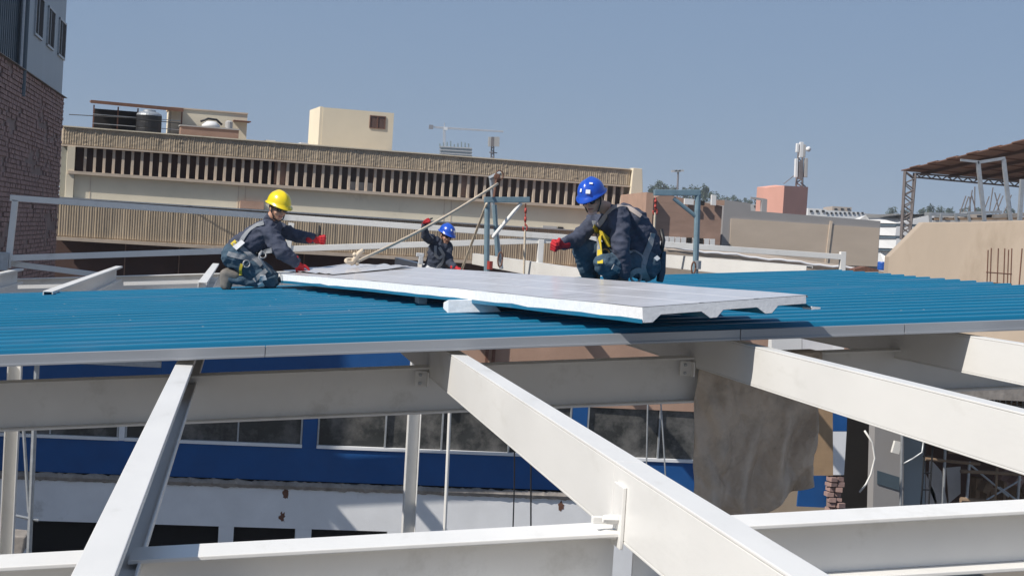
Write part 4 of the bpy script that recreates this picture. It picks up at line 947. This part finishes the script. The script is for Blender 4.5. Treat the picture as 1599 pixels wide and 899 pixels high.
def prim_mesh(mb, pr):
    if pr[0] == 'c':
        _, p, r1, q, r2, m, _f = pr
        d = q - p; L = d.length
        if L < 1e-5: d = Vector((0,0,1)); L = 1e-5
        rot = d.normalized().to_track_quat('Z','Y').to_matrix()
        prof = [(0.02*r1, -r1), (r1*0.5, -r1*0.866), (r1*0.866, -r1*0.5), (r1, 0)] + [(r1+(r2-r1)*t, L*t) for t in (0.33,0.66)] + [(r2, L), (r2*0.866, L+r2*0.5), (r2*0.5, L+r2*0.866), (0.02*r2, L+r2)]
        mb.lathe(p, prof, 14, rot)
    else:
        _, c, rad, rot, _, m, _f = pr
        prof = [(max(0.02, math.sin(a)), -math.cos(a)) for a in [i*math.pi/10 for i in range(11)]]
        S = rot @ Matrix.Diagonal(rad) if rot is not None else Matrix.Diagonal(rad)
        mb.lathe(c, prof, 16, S)
def fuse(prims, voxel, smooth, mats, name, parent, wrinkle=0.0, soft=()):
    """one continuous skin round all the shapes; each face takes the material of the shape it belongs to"""
    mb = MB()
    for pr in prims: prim_mesh(mb, pr)
    o0 = ROOT[parent]
    me = bpy.data.meshes.new('tmp'); me.from_pydata([v - o0 for v in mb.v], [], mb.f)
    bm = bmesh.new(); bm.from_mesh(me); bmesh.ops.recalc_face_normals(bm, faces=bm.faces); bm.to_mesh(me); bm.free()
    ob = bpy.data.objects.new('tmp', me); COL.objects.link(ob)
    r = ob.modifiers.new('r', 'REMESH'); r.mode = 'VOXEL'; r.voxel_size = voxel
    s = ob.modifiers.new('s', 'SMOOTH'); s.factor = 0.5; s.iterations = smooth
    dg = bpy.context.evaluated_depsgraph_get()
    out = bpy.data.meshes.new_from_object(ob.evaluated_get(dg))
    bpy.data.objects.remove(ob); bpy.data.meshes.remove(me)
    out.materials.clear()
    for m in mats: out.materials.append(m)
    nf = len(out.polygons); cc = np.empty(nf*3); out.polygons.foreach_get('center', cc); cc = cc.reshape(-1,3) + np.array(o0)
    best = np.full(nf, 1e9); idx = np.zeros(nf, dtype=np.int32)
    for pr in prims:
        if pr[0] == 'c':
            p = np.array(pr[1]); q = np.array(pr[3]); d = q - p; L2 = max(1e-9, d.dot(d))
            t = np.clip((cc - p) @ d / L2, 0, 1); dist = np.linalg.norm(cc - (p + t[:,None]*d), axis=1) - (pr[2] + (pr[4]-pr[2])*t)
        else:
            rot = np.array(pr[3]) if pr[3] is not None else np.eye(3); rad = np.array(pr[2])
            l = (cc - np.array(pr[1])) @ rot; k0 = np.linalg.norm(l/rad, axis=1); k1 = np.linalg.norm(l/rad**2, axis=1); dist = k0*(k0-1)/np.maximum(k1, 1e-9)
        mi = mats.index(pr[5]); sel = dist < best; best[sel] = dist[sel]; idx[sel] = mi
    out.polygons.foreach_set('material_index', idx); out.polygons.foreach_set('use_smooth', [True]*nf)
    if wrinkle:
        skin_v = set()
        for pl_ in out.polygons:
            if mats[pl_.material_index] in (SKIN, HAIR, LIP): skin_v.update(pl_.vertices)
        nrm_ = [v.normal.copy() for v in out.vertices]
        for v in out.vertices:
            if v.index in skin_v: continue
            p = v.co + o0
            a = 1.0 - 2.2*abs(noise.noise(Vector((p.x*7 + p.z*4, p.y*7, p.z*13 - p.x*5)))) + 0.5*noise.noise(Vector((p.x*22+5, p.y*22, p.z*30)))
            v.co += nrm_[v.index] * (wrinkle*a)
    out.update()
    out.name = name
    ob = bpy.data.objects.new(name, out); COL.objects.link(ob); ob.parent = parent
    return ob
def bvh_of(ob, o0):
    me = ob.data
    return BVHTree.FromPolygons([v.co + o0 for v in me.vertices], [list(p.vertices) for p in me.polygons])
def strap(bvh, pts, width, m, name, parent, off=0.007, thick=0.004, n=26):
    pts = [Vector(p) for p in pts]
    seg = [(pts[i+1]-pts[i]).length for i in range(len(pts)-1)]; tot = sum(seg); sm = []
    for k in range(n+1):
        d = tot*k/n; i = 0
        while i < len(seg)-1 and d > seg[i]: d -= seg[i]; i += 1
        sm.append(pts[i].lerp(pts[i+1], d/max(seg[i],1e-6)))
    P_, N_ = [], []
    for p in sm:
        loc, nr, _, _ = bvh.ray_cast(Vector((0,0,0)), p.normalized())
        if loc is None or abs(loc.y - p.y) > 1.3: loc, nr, _, _ = bvh.find_nearest(p)
        P_.append(loc + nr*off); N_.append(nr)
    for _ in range(3):
        P_ = [P_[0]] + [(P_[i-1]+P_[i]*2+P_[i+1])/4 for i in range(1,n)] + [P_[-1]]; N_ = [N_[0]] + [(N_[i-1]+N_[i]+N_[i+1]).normalized() for i in range(1,n)] + [N_[-1]]
    mb = MB(); vs, fs = [], []
    for i in range(n+1):
        t = (P_[min(i+1,n)] - P_[max(i-1,0)]).normalized(); b = t.cross(N_[i]).normalized()
        vs += [P_[i]-b*width/2-N_[i]*thick, P_[i]+b*width/2-N_[i]*thick, P_[i]+b*width/2+N_[i]*thick, P_[i]-b*width/2+N_[i]*thick]
    for i in range(n):
        for j in range(4): fs.append((i*4+j, i*4+(j+1)%4, (i+1)*4+(j+1)%4, (i+1)*4+j))
    fs.append((0,1,2,3)); fs.append((n*4+3,n*4+2,n*4+1,n*4))
    mb.add(vs, fs); return mb.build(name, m, parent)
def frame(fwd, up):
    f = Vector(fwd).normalized(); u = Vector(up); r = f.cross(u).normalized(); u = r.cross(f).normalized()
    return Matrix((r, f, u)).transposed()          # columns: right, forward, up
def head_prims(c, fr, lips=True):
    V = lambda x,y,z: c + fr @ Vector((x,y,z))
    out = [ell(V(0,-0.005,0.035), (0.076,0.095,0.095), fr, SKIN), ell(V(0,0.03,-0.035), (0.062,0.066,0.075), fr, SKIN), ell(V(0,0.048,-0.082), (0.040,0.040,0.035), fr, SKIN),
           ell(V(0,-0.045,0.01), (0.074,0.062,0.075), fr, HAIR),
           caps(V(0,0.092,0.012), 0.010, V(0,0.112,-0.028), 0.015, SKIN), caps(V(-0.017,0.096,-0.032), 0.010, V(0.017,0.096,-0.032), 0.010, SKIN),
           ell(V(0.045,0.062,-0.03), (0.022,0.022,0.020), fr, SKIN), ell(V(-0.045,0.062,-0.03), (0.022,0.022,0.020), fr, SKIN),
           caps(V(-0.045,0.082,0.035), 0.010, V(0.045,0.082,0.035), 0.010, SKIN), caps(V(-0.020,0.088,-0.060), 0.008, V(0.020,0.088,-0.060), 0.008, LIP)]
    for s in (-1,1): out.append(ell(V(s*0.078,-0.005,-0.005), (0.012,0.022,0.034), fr, SKIN))
    return out
HS = 1.10
def helmet(c, fr, m, parent, sticker=False):
    mb = MB(); V = lambda x,y,z: c + fr @ (Vector((x,y,z))*HS)
    na, nz = 36, 11
    vs, fs = [], []
    for k in range(nz+1):
        ph = (math.pi/2)*k/nz
        for j in range(na):
            th = 2*math.pi*j/na; ct, st = math.cos(th), math.sin(th)
            rr = math.cos(ph)**0.75
            ridge = 0.010*math.exp(-((ct*0.108*rr)/0.022)**2) * math.sin(ph)**0.3 if k else 0
            vs.append(V(ct*0.108*rr, st*0.132*rr + 0.004, 0.045 + 0.118*math.sin(ph) + ridge))
    for k in range(nz):
        for j in range(na): fs.append((k*na+j, k*na+(j+1)%na, (k+1)*na+(j+1)%na, (k+1)*na+j))
    fs.append(tuple(nz*na+j for j in range(na)))
    b = len(vs)
    for j in range(na):                       # brim with peak to the front
        th = 2*math.pi*j/na; ct, st = math.cos(th), math.sin(th); pk = max(0, st)**2.2
        vs.append(V(ct*(0.108+0.014), st*(0.132+0.012) + 0.045*pk, 0.040 - 0.016*pk)); 
    for j in range(na):
        th = 2*math.pi*j/na; ct, st = math.cos(th), math.sin(th); pk = max(0, st)**2.2
        vs.append(V(ct*(0.108+0.013), st*(0.132+0.011) + 0.044*pk, 0.032 - 0.016*pk)); 
    for j in range(na):
        th = 2*math.pi*j/na; ct, st = math.cos(th), math.sin(th); vs.append(V(ct*0.102, st*0.126+0.004, 0.034))
    for j in range(na):
        j2 = (j+1)%na
        fs += [(j, b+j, b+j2, j2), (b+j, b+na+j, b+na+j2, b+j2), (b+na+j, b+2*na+j, b+2*na+j2, b+na+j2)]
    mb.add(vs, fs); h = mb.build('helmet', m, parent, smooth=True)
    lin_ = MB(); lin_.lathe(V(0,0.004,0.03), [(0.02,0.09),(0.07,0.075),(0.095,0.03),(0.098,0.0)], 20, fr); lin_.build('helmet_lining', BLACKP, h)
    if sticker:
        for (a, e, wd, hh, mm) in ((0.35,0.42,0.040,0.036,STICK),(-0.25,0.55,0.018,0.03,STICK),(0.75,0.95,0.03,0.018,STICK)):
            th = math.pi/2 + a; ph = e; cp2 = math.cos(ph)**0.75
            p = V(math.cos(th)*0.111*cp2, math.sin(th)*0.135*cp2+.004, 0.047+0.121*math.sin(ph)); nn = (fr @ Vector((math.cos(th)*math.cos(ph)/.108, math.sin(th)*math.cos(ph)/.132, math.sin(ph)/.118))).normalized()
            rr = nn.cross(Vector((0,0,1))).normalized(); uu = rr.cross(nn)
            s_ = MB(); s_.prism([p-rr*wd/2-uu*hh/2, p+rr*wd/2-uu*hh/2, p+rr*wd/2+uu*hh/2, p-rr*wd/2+uu*hh/2], nn*0.004); s_.build('sticker', mm, h)
    return h
def glasses(c, fr, parent, dark=True):
    V = lambda x,y,z: c + fr @ Vector((x,y,z)); g_ = MB()
    for s in (-1,1):
        g_.lathe(V(s*0.034,0.094,0.008), [(0.012,-0.007),(0.030,-0.003),(0.030,0.002),(0.012,0.007)], 14, fr @ Matrix.Rotation(-math.pi/2,3,'X') @ Matrix.Diagonal((1,0.75,1)))
        g_.tube([V(s*0.062,0.088,0.012), V(s*0.080,0.05,0.012), V(s*0.082,0.0,0.010)], 0.004, 6)
    g_.tube([V(-0.01,0.104,0.012), V(0.01,0.104,0.012)], 0.004, 6)
    return g_.build('safety_glasses', LENS if dark else BLACKP, parent, smooth=True)
def chin_strap(c, fr, parent):
    V = lambda x,y,z: c + fr @ Vector((x,y,z)); g_ = MB()
    g_.tube([V(-0.092,0.01,0.04), V(-0.083,0.03,-0.03), V(-0.055,0.055,-0.095), V(0,0.065,-0.122), V(0.055,0.055,-0.095), V(0.083,0.03,-0.03), V(0.092,0.01,0.04)], 0.007, 6)
    return g_.build('chin_strap', BLACKP, parent, smooth=True)
def glove(name, parent, wrist, f, n, t, pose, m1, m2, sc=1.12, back=None):
    """hand in a glove: f finger direction, n the way the palm faces, t the thumb side"""
    f = Vector(f).normalized(); n = Vector(n); n = (n - f*n.dot(f)).normalized(); t = Vector(t); t = (t - f*t.dot(f) - n*t.dot(n)).normalized(); w_ = Vector(wrist)
    pr = [caps(w_ - f*0.05*sc, 0.040, w_ + f*0.005, 0.034, m1)]
    ang = {'fist': (85,95,60), 'clench': (85,95,60), 'grip': (35,75,45), 'relax': (18,25,18)}[pose]
    lens = [(0.042,0.027,0.021), (0.046,0.030,0.023), (0.043,0.028,0.022), (0.034,0.022,0.019)]
    for k in range(4):
        lat = 0.030 - 0.020*k; kn = w_ + (f*(0.088 - 0.004*abs(k-1)) + t*lat)*sc
        pr.append(caps(w_ + t*lat*0.6*sc + f*0.01, 0.019*sc, kn, 0.0135*sc, m1))
        p = kn; a = 0
        for s in range(3):
            a += math.radians(ang[s]) * (1.0 + 0.05*k)
            d = f*math.cos(a) + n*math.sin(a)
            q = p + d*lens[k][s]*sc; pr.append(caps(p, 0.0115*sc, q, (0.0105 - 0.001*s)*sc, m1)); p = q
    b0 = w_ + (f*0.022 + t*0.026)*sc
    if pose == 'fist': b1 = b0 + (t*0.034 + f*0.016)*sc; b2 = b1 + (t*0.034 + f*0.004)*sc; b3 = b2 + (t*0.026 - f*0.002)*sc
    elif pose == 'clench': b1 = b0 + (t*0.022 + f*0.026 + n*0.02)*sc; b2 = b1 + (f*0.024 + n*0.026 - t*0.006)*sc; b3 = b2 + (n*0.006 - t*0.026)*sc
    else: b1 = b0 + (t*0.030 + f*0.024 + n*0.012)*sc; b2 = b1 + (t*0.018 + f*0.030)*sc; b3 = b2 + (t*0.004 + f*0.026)*sc
    for p, q, r1, r2 in ((b0,b1,.017,.0145),(b1,b2,.0145,.0125),(b2,b3,.0125,.0105)): pr.append(caps(p, r1*sc, q, r2*sc, m2 if pose == 'fist' else m1))
    mats_ = [m1] if m1 is m2 else [m1, m2]
    return fuse(pr, 0.0055, 2, mats_, name, parent)
def boot(parent, heel, toe, up=(0,0,1), m=BOOT, k=1.0):
    h = Vector(heel); t = Vector(toe); u = Vector(up).normalized(); d = (t-h).normalized()
    l_ = 1.0 if k == 1.0 else 0.62
    pr = [caps(h+u*0.045, 0.045*k, h+u*0.16, 0.052*k, m), caps(h+u*0.04, 0.042*k, h+d*0.12*l_+u*0.055, 0.046*k, m), caps(h+d*0.12*l_+u*0.05, 0.045*k, h+d*0.21*l_+u*0.04, 0.040*k, m), caps(h+d*0.0+u*0.018, 0.028*k, h+d*0.20*l_+u*0.018, 0.034*k, m)]
    return fuse(pr, 0.009, 2, [m], 'boot', parent)
def ring(bvh, c, n, r, width, m, name, parent, off=0.008, N=28, arc=(0,6.2832)):
    n = Vector(n).normalized(); u = n.orthogonal().normalized(); v = n.cross(u)
    return strap(bvh, [Vector(c) + (u*math.cos(a)+v*math.sin(a))*r for a in [arc[0]+(arc[1]-arc[0])*i/N for i in range(N+1)]], width, m, name, parent, off, n=N)
def dring(p, nrm_, size, parent, m=STEEL, name='d_ring'):
    loc = bv.ray_cast(Vector((0,0,0)), Vector(p).normalized())[0]
    if loc is not None: p = loc - Vector(p).normalized()*0.02
    n = Vector(nrm_).normalized(); u = n.orthogonal().normalized(); v = n.cross(u); g_ = MB()
    g_.tube([Vector(p) + (u*math.cos(a)+v*math.sin(a))*size for a in [i*math.pi/7 for i in range(15)]], size*0.22, 6); return g_.build(name, m, parent, smooth=True)

# ---------------------------------------------------------------- kneeling worker, yellow helmet
YL = 16.95
def a_(x, y, dy=0.0): return at(x, y, YL + dy)
b0 = a_(390, 456); b0.z = rz(b0.x) + 0.036
pL = thing('person', b0, 'kneeling person in yellow helmet giving a thumbs up at the panel end', 'person', 'workers on the roof')
hc = a_(433.5, 326, -0.08); frL = frame((0.50,-0.84,-0.22), (0.10,-0.10,1))
shN, shF = a_(417,357,-0.17), a_(428,353,0.17)
elN, wrN = a_(440,393,-0.30), a_(461,409,-0.28)
elF, wrF = a_(459,367,0.10), a_(488,373,-0.02)
hipN, hipF = a_(371,400,-0.10), a_(373,398,0.10)
knN, knF = a_(424,444,-0.13), a_(427,442,0.12)
anN, anF = a_(362,436,-0.10), a_(364,434,0.10)
gz = lambda p, h: Vector((p.x, p.y, rz(p.x)+0.036+h))
knN, knF = gz(knN,0.075), gz(knF,0.075); anN, anF = gz(anN,0.115), gz(anF,0.115)
neck = a_(422,340,-0.03)
ch = (shN+shF)/2; pel = (hipN+hipF)/2
prL = head_prims(hc, frL) + [
    caps(neck, 0.058, hc + frL @ Vector((0,-0.01,-0.05)), 0.055, SKIN), caps(ch + Vector((-0.02,0,0.02)), 0.075, neck, 0.062, NAVY),
    caps(shN + Vector((0,0.05,-0.01)), 0.088, shF + Vector((0,-0.05,-0.01)), 0.088, NAVY),
    caps(ch + Vector((-0.05,-0.07,-0.06)), 0.135, pel + Vector((0.02,-0.05,0.09)), 0.130, NAVY), caps(ch + Vector((-0.05,0.07,-0.06)), 0.135, pel + Vector((0.02,0.05,0.09)), 0.130, NAVY), ell(ch.lerp(pel,0.35)+Vector((0.03,0,-0.02)), (0.15,0.16,0.15), None, NAVY),
    caps(shN, 0.092, elN, 0.080, NAVY), caps(elN, 0.080, wrN, 0.054, NAVY), caps(shF, 0.076, elF, 0.064, NAVY), caps(elF, 0.064, wrF, 0.050, NAVY),
    caps(hipN + Vector((-0.03,0.02,0.0)), 0.135, hipF + Vector((-0.03,-0.02,0.0)), 0.135, JEAN), caps(hipN, 0.135, knN + Vector((-.02,0,0.02)), 0.088, JEAN), caps(hipF, 0.125, knF + Vector((-.02,0,0.02)), 0.085, JEAN),
    caps(knN, 0.070, anN, 0.055, JEAN), caps(knF, 0.070, anF, 0.055, JEAN), ell(knN.lerp(anN,0.4)+Vector((0,0,0.015)), (0.14,0.068,0.075), None, JEAN)]
bodyL = fuse(prL, 0.010, 3, [SKIN, HAIR, LIP, NAVY, JEAN], 'body', pL, wrinkle=0.014)
bv = bvh_of(bodyL, ROOT[pL])
helmet(hc + frL @ Vector((0,0,0.01)), frL, HY, pL); glasses(hc, frL, pL); chin_strap(hc, frL, pL)
glove('glove', pL, wrN + (wrN-elN).normalized()*0.03, (0.42,0.10,-0.90), (0.25,0.95,0.2), (0.9,-0.2,0.35), 'grip', REDG, REDG)
glove('glove', pL, wrF + (wrF-elF).normalized()*0.03, (0.98,-0.15,0.05), (0.1,-0.95,-0.2), (0.62,0,0.78), 'fist', REDG, DGLOVE, 1.2)
boot(pL, anN + Vector((-0.11,0,0.05)), anN + Vector((-0.09,0,-0.115)), (0.96,0,-0.10), BOOT, 1.25); boot(pL, anF + Vector((-0.11,0,0.05)), anF + Vector((-0.09,0,-0.115)), (0.96,0,-0.10), BOOT, 1.25)
hn = strap(bv, [a_(412,348,-0.3), a_(400,352,-0.4), a_(388,361,-0.4), a_(379,372,-0.4), a_(373,386,-0.4)], 0.045, STRAP, 'harness', pL)
strap(bv, [a_(367,379,-0.5), a_(380,390,-0.5), a_(395,402,-0.5), a_(408,415,-0.5)], 0.055, STRAP, 'chest_strap', hn)
strap(bv, [a_(356,396,-0.5), a_(372,400,-0.5), a_(388,404,-0.5), a_(402,404,-0.5)], 0.05, STRAP, 'belt', hn)
strap(bv, [a_(397,438,-0.5), a_(408,428,-0.5), a_(419,420,-0.5)], 0.045, STRAP, 'leg_strap', hn)
strap(bv, [a_(364,378,-0.5), a_(369,383,-0.5), a_(374,388,-0.5)], 0.06, STRAPY, 'yellow_pad', hn); strap(bv, [a_(378,412,-0.5), a_(376,420,-0.5), a_(376,430,-0.5)], 0.03, STRAPY, 'yellow_strap', hn)
dring(a_(385,412,-0.28), (0.3,-1,0.1), 0.036, hn); strap(bv, [a_(364,364,-.5), a_(369,362,-.5), a_(374,362,-.5)], 0.06, WHITEK, 'back_buckle', hn, off=0.015, n=8); dring(a_(410,398,-0.24), (0.2,-1,0.5), 0.036, hn)
strap(bv, [a_(406,441,-0.6), a_(409,447,-0.6), a_(410,453,-0.6)], 0.06, WHITEK, 'knee_pad', pL)
strap(bv, [a_(401,398,-0.5), a_(412,392,-0.5), a_(420,390,-0.5)], 0.05, STRAP, 'front_strap', hn)
lan = MB(); lan.tube([a_(409,392,-0.3), a_(404,402,-0.35), a_(412,412,-0.33), a_(418,421,-0.3), a_(424,426,-0.26)], 0.013, 7); lan.build('lanyard', STRAP, pL, smooth=True)

# ---------------------------------------------------------------- waving worker in the back, blue helmet
YM = 24.6
def m_(x, y, dy=0.0): return at(x, y, YM + dy)
feet = m_(678, 520); pl_z = -1.52
base = Vector((m_(680,417).x, YM, pl_z))
pM = thing('person', base, 'person in blue helmet raising a thumb behind the loose panel', 'person', 'workers on the roof')
hM = m_(696, 368, -0.05); frM = frame((0.42,-0.86,-0.28), (0.16,-0.05,1))
sR, sL = m_(674,374,-0.05), m_(699,385,0.0)
eR, wR = m_(664,369,-0.28), m_(663,352,-0.36)
eL, wL = m_(701,408,-0.16), m_(709,417,-0.34)
pe = m_(678,420,0.0); chm = (sR+sL)/2
hipr, hipl = pe + Vector((-0.09,0,-0.03)), pe + Vector((0.09,0,-0.03))
kr, kl = Vector((hipr.x-.02, YM-.05, -1.05)), Vector((hipl.x+.02, YM-.04, -1.05))
ar, al = Vector((hipr.x-.02, YM+.03, pl_z+.09)), Vector((hipl.x+.03, YM+.03, pl_z+.09))
prM = head_prims(hM, frM) + [
    caps(m_(691,377), 0.058, hM + frM @ Vector((0,-0.01,-0.05)), 0.055, SKIN), caps(chm + Vector((0,0,0.0)), 0.085, m_(690,378), 0.066, OVERALL),
    caps(sR + Vector((0.05,0,-0.03)), 0.085, sL + Vector((-0.05,0,-0.02)), 0.085, OVERALL), caps(chm + Vector((-0.02,0,-0.10)), 0.150, pe + Vector((0,0,0.06)), 0.130, OVERALL), caps(chm + Vector((0.04,0,-0.08)), 0.12, pe + Vector((0.04,0,0.06)), 0.12, OVERALL),
    caps(sR, 0.074, eR, 0.058, OVERALL), caps(eR, 0.058, wR, 0.044, OVERALL), caps(sL, 0.074, eL, 0.056, OVERALL), caps(eL, 0.056, wL, 0.042, OVERALL),
    caps(hipr, 0.11, hipl, 0.11, OVERALL), caps(hipr, 0.10, kr, 0.072, OVERALL), caps(hipl, 0.10, kl, 0.072, OVERALL), caps(kr, 0.07, ar, 0.05, OVERALL), caps(kl, 0.07, al, 0.05, OVERALL)]
bodyM = fuse(prM, 0.011, 3, [SKIN, HAIR, LIP, OVERALL], 'body', pM, wrinkle=0.014); bv = bvh_of(bodyM, ROOT[pM])
helmet(hM + frM @ Vector((0,0,0.01)), frM, HB, pM, True); glasses(hM, frM, pM); chin_strap(hM, frM, pM)
glove('glove', pM, wR + Vector((0,-.01,0.035)), (0.15,-0.75,0.55), (0.6,-0.5,-0.6), (0.30,0.05,0.95), 'fist', REDG, DGLOVE)
glove('glove', pM, wL + Vector((0.03,-0.02,-0.01)), (0.9,-0.4,-0.15), (0,0,-1), (-0.4,-0.9,0), 'relax', REDG, REDG)
for a in (ar, al): boot(pM, a + Vector((0,0.03,-0.09)), a + Vector((0,-0.2,-0.09)))
hn = strap(bv, [m_(686,386,-0.5), m_(694,400,-0.5), m_(690,410,-0.5), m_(682,420,-0.5)], 0.045, STRAP, 'harness', pM)
strap(bv, [m_(680,384,-0.5), m_(680,398,-0.5), m_(686,404,-0.5), m_(694,396,-0.5)], 0.04, STRAP, 'chest_strap', hn); strap(bv, [m_(666,416,-0.5), m_(672,420,-0.5), m_(690,421,-0.5)], 0.05, WHITEK, 'belt', hn)
strap(bv, [m_(670,366,-0.7), m_(674,370,-0.7), m_(676,372,-.7)], 0.02, STRAP, 'sleeve_band', pM)
tb_ = MB(); tb_.box(m_(656,398,-.05), (0.12,0.08,0.06)); tb_.box(m_(657,406,-.05), (0.07,0.08,0.12)); tb_.build('tool_pouch', WHITEK, pM, bevel=0.012)
pk_ = MB(); pk_.box((base.x+0.95, YM, pl_z-0.025), (2.5, 0.5, 0.05)); tag(pk_.build('scaffold_board', WOODJ), 'timber board the waving worker stands on', 'board')
for xx, ww in ((3.11, 'third'), (5.0, 'fourth')):
    bw_ = MB(); bw_.tube([(xx, YM+0.2, pl_z-0.05), (xx, YM+0.2, rz(xx)-0.34)], 0.012, 6); tag(bw_.build('hanger_rod', GALV), 'steel rod holding the timber board under the %s back beam' % ww, 'rod')
# ---------------------------------------------------------------- squatting worker, blue helmet with stickers
YR = 14.2
def r_(x, y, dy=0.0): return at(x, y, YR + dy)
b0 = r_(985, 447); b0.z = rz(b0.x) + 0.036
pR = thing('person', b0, 'squatting person in sticker covered blue helmet behind the loose panel', 'person', 'workers on the roof')
hR = r_(926, 311, -0.24); frR = frame((-0.55,-0.74,-0.40), (-0.22,-0.10,1))
sN, sF = r_(966,338,-0.20), r_(928,346,0.10)
eN, wN = r_(970,386,-0.30), r_(974,426,-0.27)
eF, wF = r_(899,375,-0.12), r_(880,381,-0.26)
hN, hF = r_(1008,414,-0.06), r_(1000,412,0.16)
kN, kF = r_(942,412,-0.32), r_(909,388,-0.04)
gzr = lambda p, h: Vector((p.x, p.y, rz(p.x)+0.036+h))
aN, aF = gzr(r_(962,440,-0.10), 0.10), gzr(r_(921,438,0.10), 0.10)
nk = r_(948,325,-0.10); chR = (sN+sF)/2 + Vector((0.05,0,0)); peR = (hN+hF)/2
prR = head_prims(hR, frR) + [
    caps(nk, 0.060, hR + frR @ Vector((0,-0.01,-0.05)), 0.056, SKIN), caps(chR + Vector((0.0,0,0.02)), 0.085, nk + Vector((0.01,0,-0.01)), 0.066, NAVY),
    caps(sN + Vector((0.01,0.04,-0.02)), 0.092, sF + Vector((0.03,-0.03,-0.02)), 0.088, NAVY), caps(r_(990,344,-0.02), 0.12, r_(1010,388,0.02), 0.135, NAVY), caps(r_(968,352,-0.02), 0.12, r_(992,392,0.0), 0.13, NAVY), caps(r_(950,356,0.02), 0.10, r_(975,398,0.02), 0.12, NAVY), caps(r_(978,335,0.03), 0.10, r_(1012,372,0.08), 0.10, NAVY),
    caps(sN, 0.095, eN, 0.074, NAVY), caps(eN, 0.074, wN, 0.056, NAVY), caps(sF, 0.078, eF, 0.060, NAVY), caps(eF, 0.060, wF, 0.045, NAVY),
    caps(hN, 0.135, hF, 0.135, JEAN), caps(hN, 0.12, kN, 0.082, JEAN), caps(hF, 0.12, kF, 0.085, JEAN), caps(kN, 0.082, aN, 0.058, JEAN), caps(kF, 0.085, aF, 0.060, JEAN), ell(kF.lerp(aF,0.35)+Vector((0.02,0.02,0)), (0.085,0.085,0.15), None, JEAN)]
bodyR = fuse(prR, 0.010, 3, [SKIN, HAIR, LIP, NAVY, JEAN], 'body', pR, wrinkle=0.014); bv = bvh_of(bodyR, ROOT[pR])
helmet(hR + frR @ Vector((0,0,0.012)), frR, HB, pR, True); glasses(hR, frR, pR); chin_strap(hR, frR, pR)
mk = MB(); mk.lathe(hR + frR @ Vector((0,0.058,-0.100)), [(0.01,-0.012),(0.046,-0.006),(0.05,0.004),(0.02,0.012)], 16, frR @ Matrix.Rotation(-0.5,3,'X') @ Matrix.Diagonal((1,0.7,1))); mk.build('chin_cup', mat('pale_pink_rubber',(0.50,0.33,0.28),0.6), pR, smooth=True)
glove('glove', pR, wF + (wF-eF).normalized()*0.04, (-0.85,-0.5,-0.05), (0.45,-0.8,-0.3), (-0.1,0.1,1), 'clench', REDG, REDG, 1.25)
glove('glove', pR, wN + (wN-eN).normalized()*0.03, (0.0,-0.3,-0.95), (-0.3,0.9,-0.3), (-0.9,-0.3,0), 'relax', DGLOVE, DGLOVE)
boot(pR, aN + Vector((0.05,0.03,-0.10)), aN + Vector((-0.2,-0.08,-0.10))); boot(pR, aF + Vector((0.05,0.02,-0.10)), aF + Vector((-0.2,-0.05,-0.10)))
hn = strap(bv, [r_(935,352,-0.5), r_(946,338,-0.6), r_(956,325,-0.6), r_(970,321,-0.5), r_(984,326,-0.4), r_(1000,338,-0.3)], 0.045, mat('pale_brown_webbing',(0.33,0.28,0.26),0.8,var=.1), 'harness', pR)
strap(bv, [r_(1019,364,-0.5), r_(1014,384,-0.6), r_(1008,400,-0.6), r_(1003,418,-0.6), r_(1008,434,-.6)], 0.055, STRAP, 'side_strap', hn)
strap(bv, [r_(982,393,-0.7), r_(992,393,-0.7), r_(1002,400,-0.7), r_(1006,414,-0.7)], 0.03, STRAP, 'hip_strap', hn)
strap(bv, [r_(986,436,-0.8), r_(987,425,-0.8), r_(997,421,-0.8), r_(1008,428,-0.8), r_(1012,438,-0.8)], 0.05, STRAP, 'leg_strap', hn)
strap(bv, [r_(928,346,-0.8), r_(931,362,-0.8), r_(934,372,-0.8)], 0.05, STRAP, 'front_strap', hn)
for x, y, x2, y2 in ((926,354,932,362),(938,362,950,374),(946,370,952,384),(930,368,942,366)): strap(bv, [r_(x,y,-0.8), r_((x+x2)/2,(y+y2)/2,-0.8), r_(x2,y2,-0.8)], 0.05, STRAPY, 'yellow_pad', hn, off=0.012, n=8)
dring(r_(945,396,-0.42), (0.1,-1,0.2), 0.04, hn, mat('brass',(0.55,0.36,0.16),0.4,metal=.6)); dring(r_(993,432,-0.40), (0.1,-1,0.1), 0.05, hn, STRAP, 'loop')
tl = MB(); tl.tube([r_(1032,358,0.0), r_(1036,375,-0.02), r_(1033,392,-0.05)], 0.02, 8); tl.build('lanyard', BLACKP, pR, smooth=True)
tl = MB(); tl.prism([r_(1034,392,-0.05), r_(1041,392,-0.05), r_(1040,425,-0.05), r_(1036,441,-0.05), r_(1028,440,-0.05)], (0,0.10,0)); tl.build('tool_bag', JEAN, pR, bevel=0.015)
tg = MB(); c_ = r_(1026,403,-0.21); tg.prism([c_+Vector((-.03,0,0)), c_+Vector((0,0,-.025)), c_+Vector((.03,0,0)), c_+Vector((0,0,.025))], (0,-0.004,0)); tg.build('label_patch', STICK, pR)
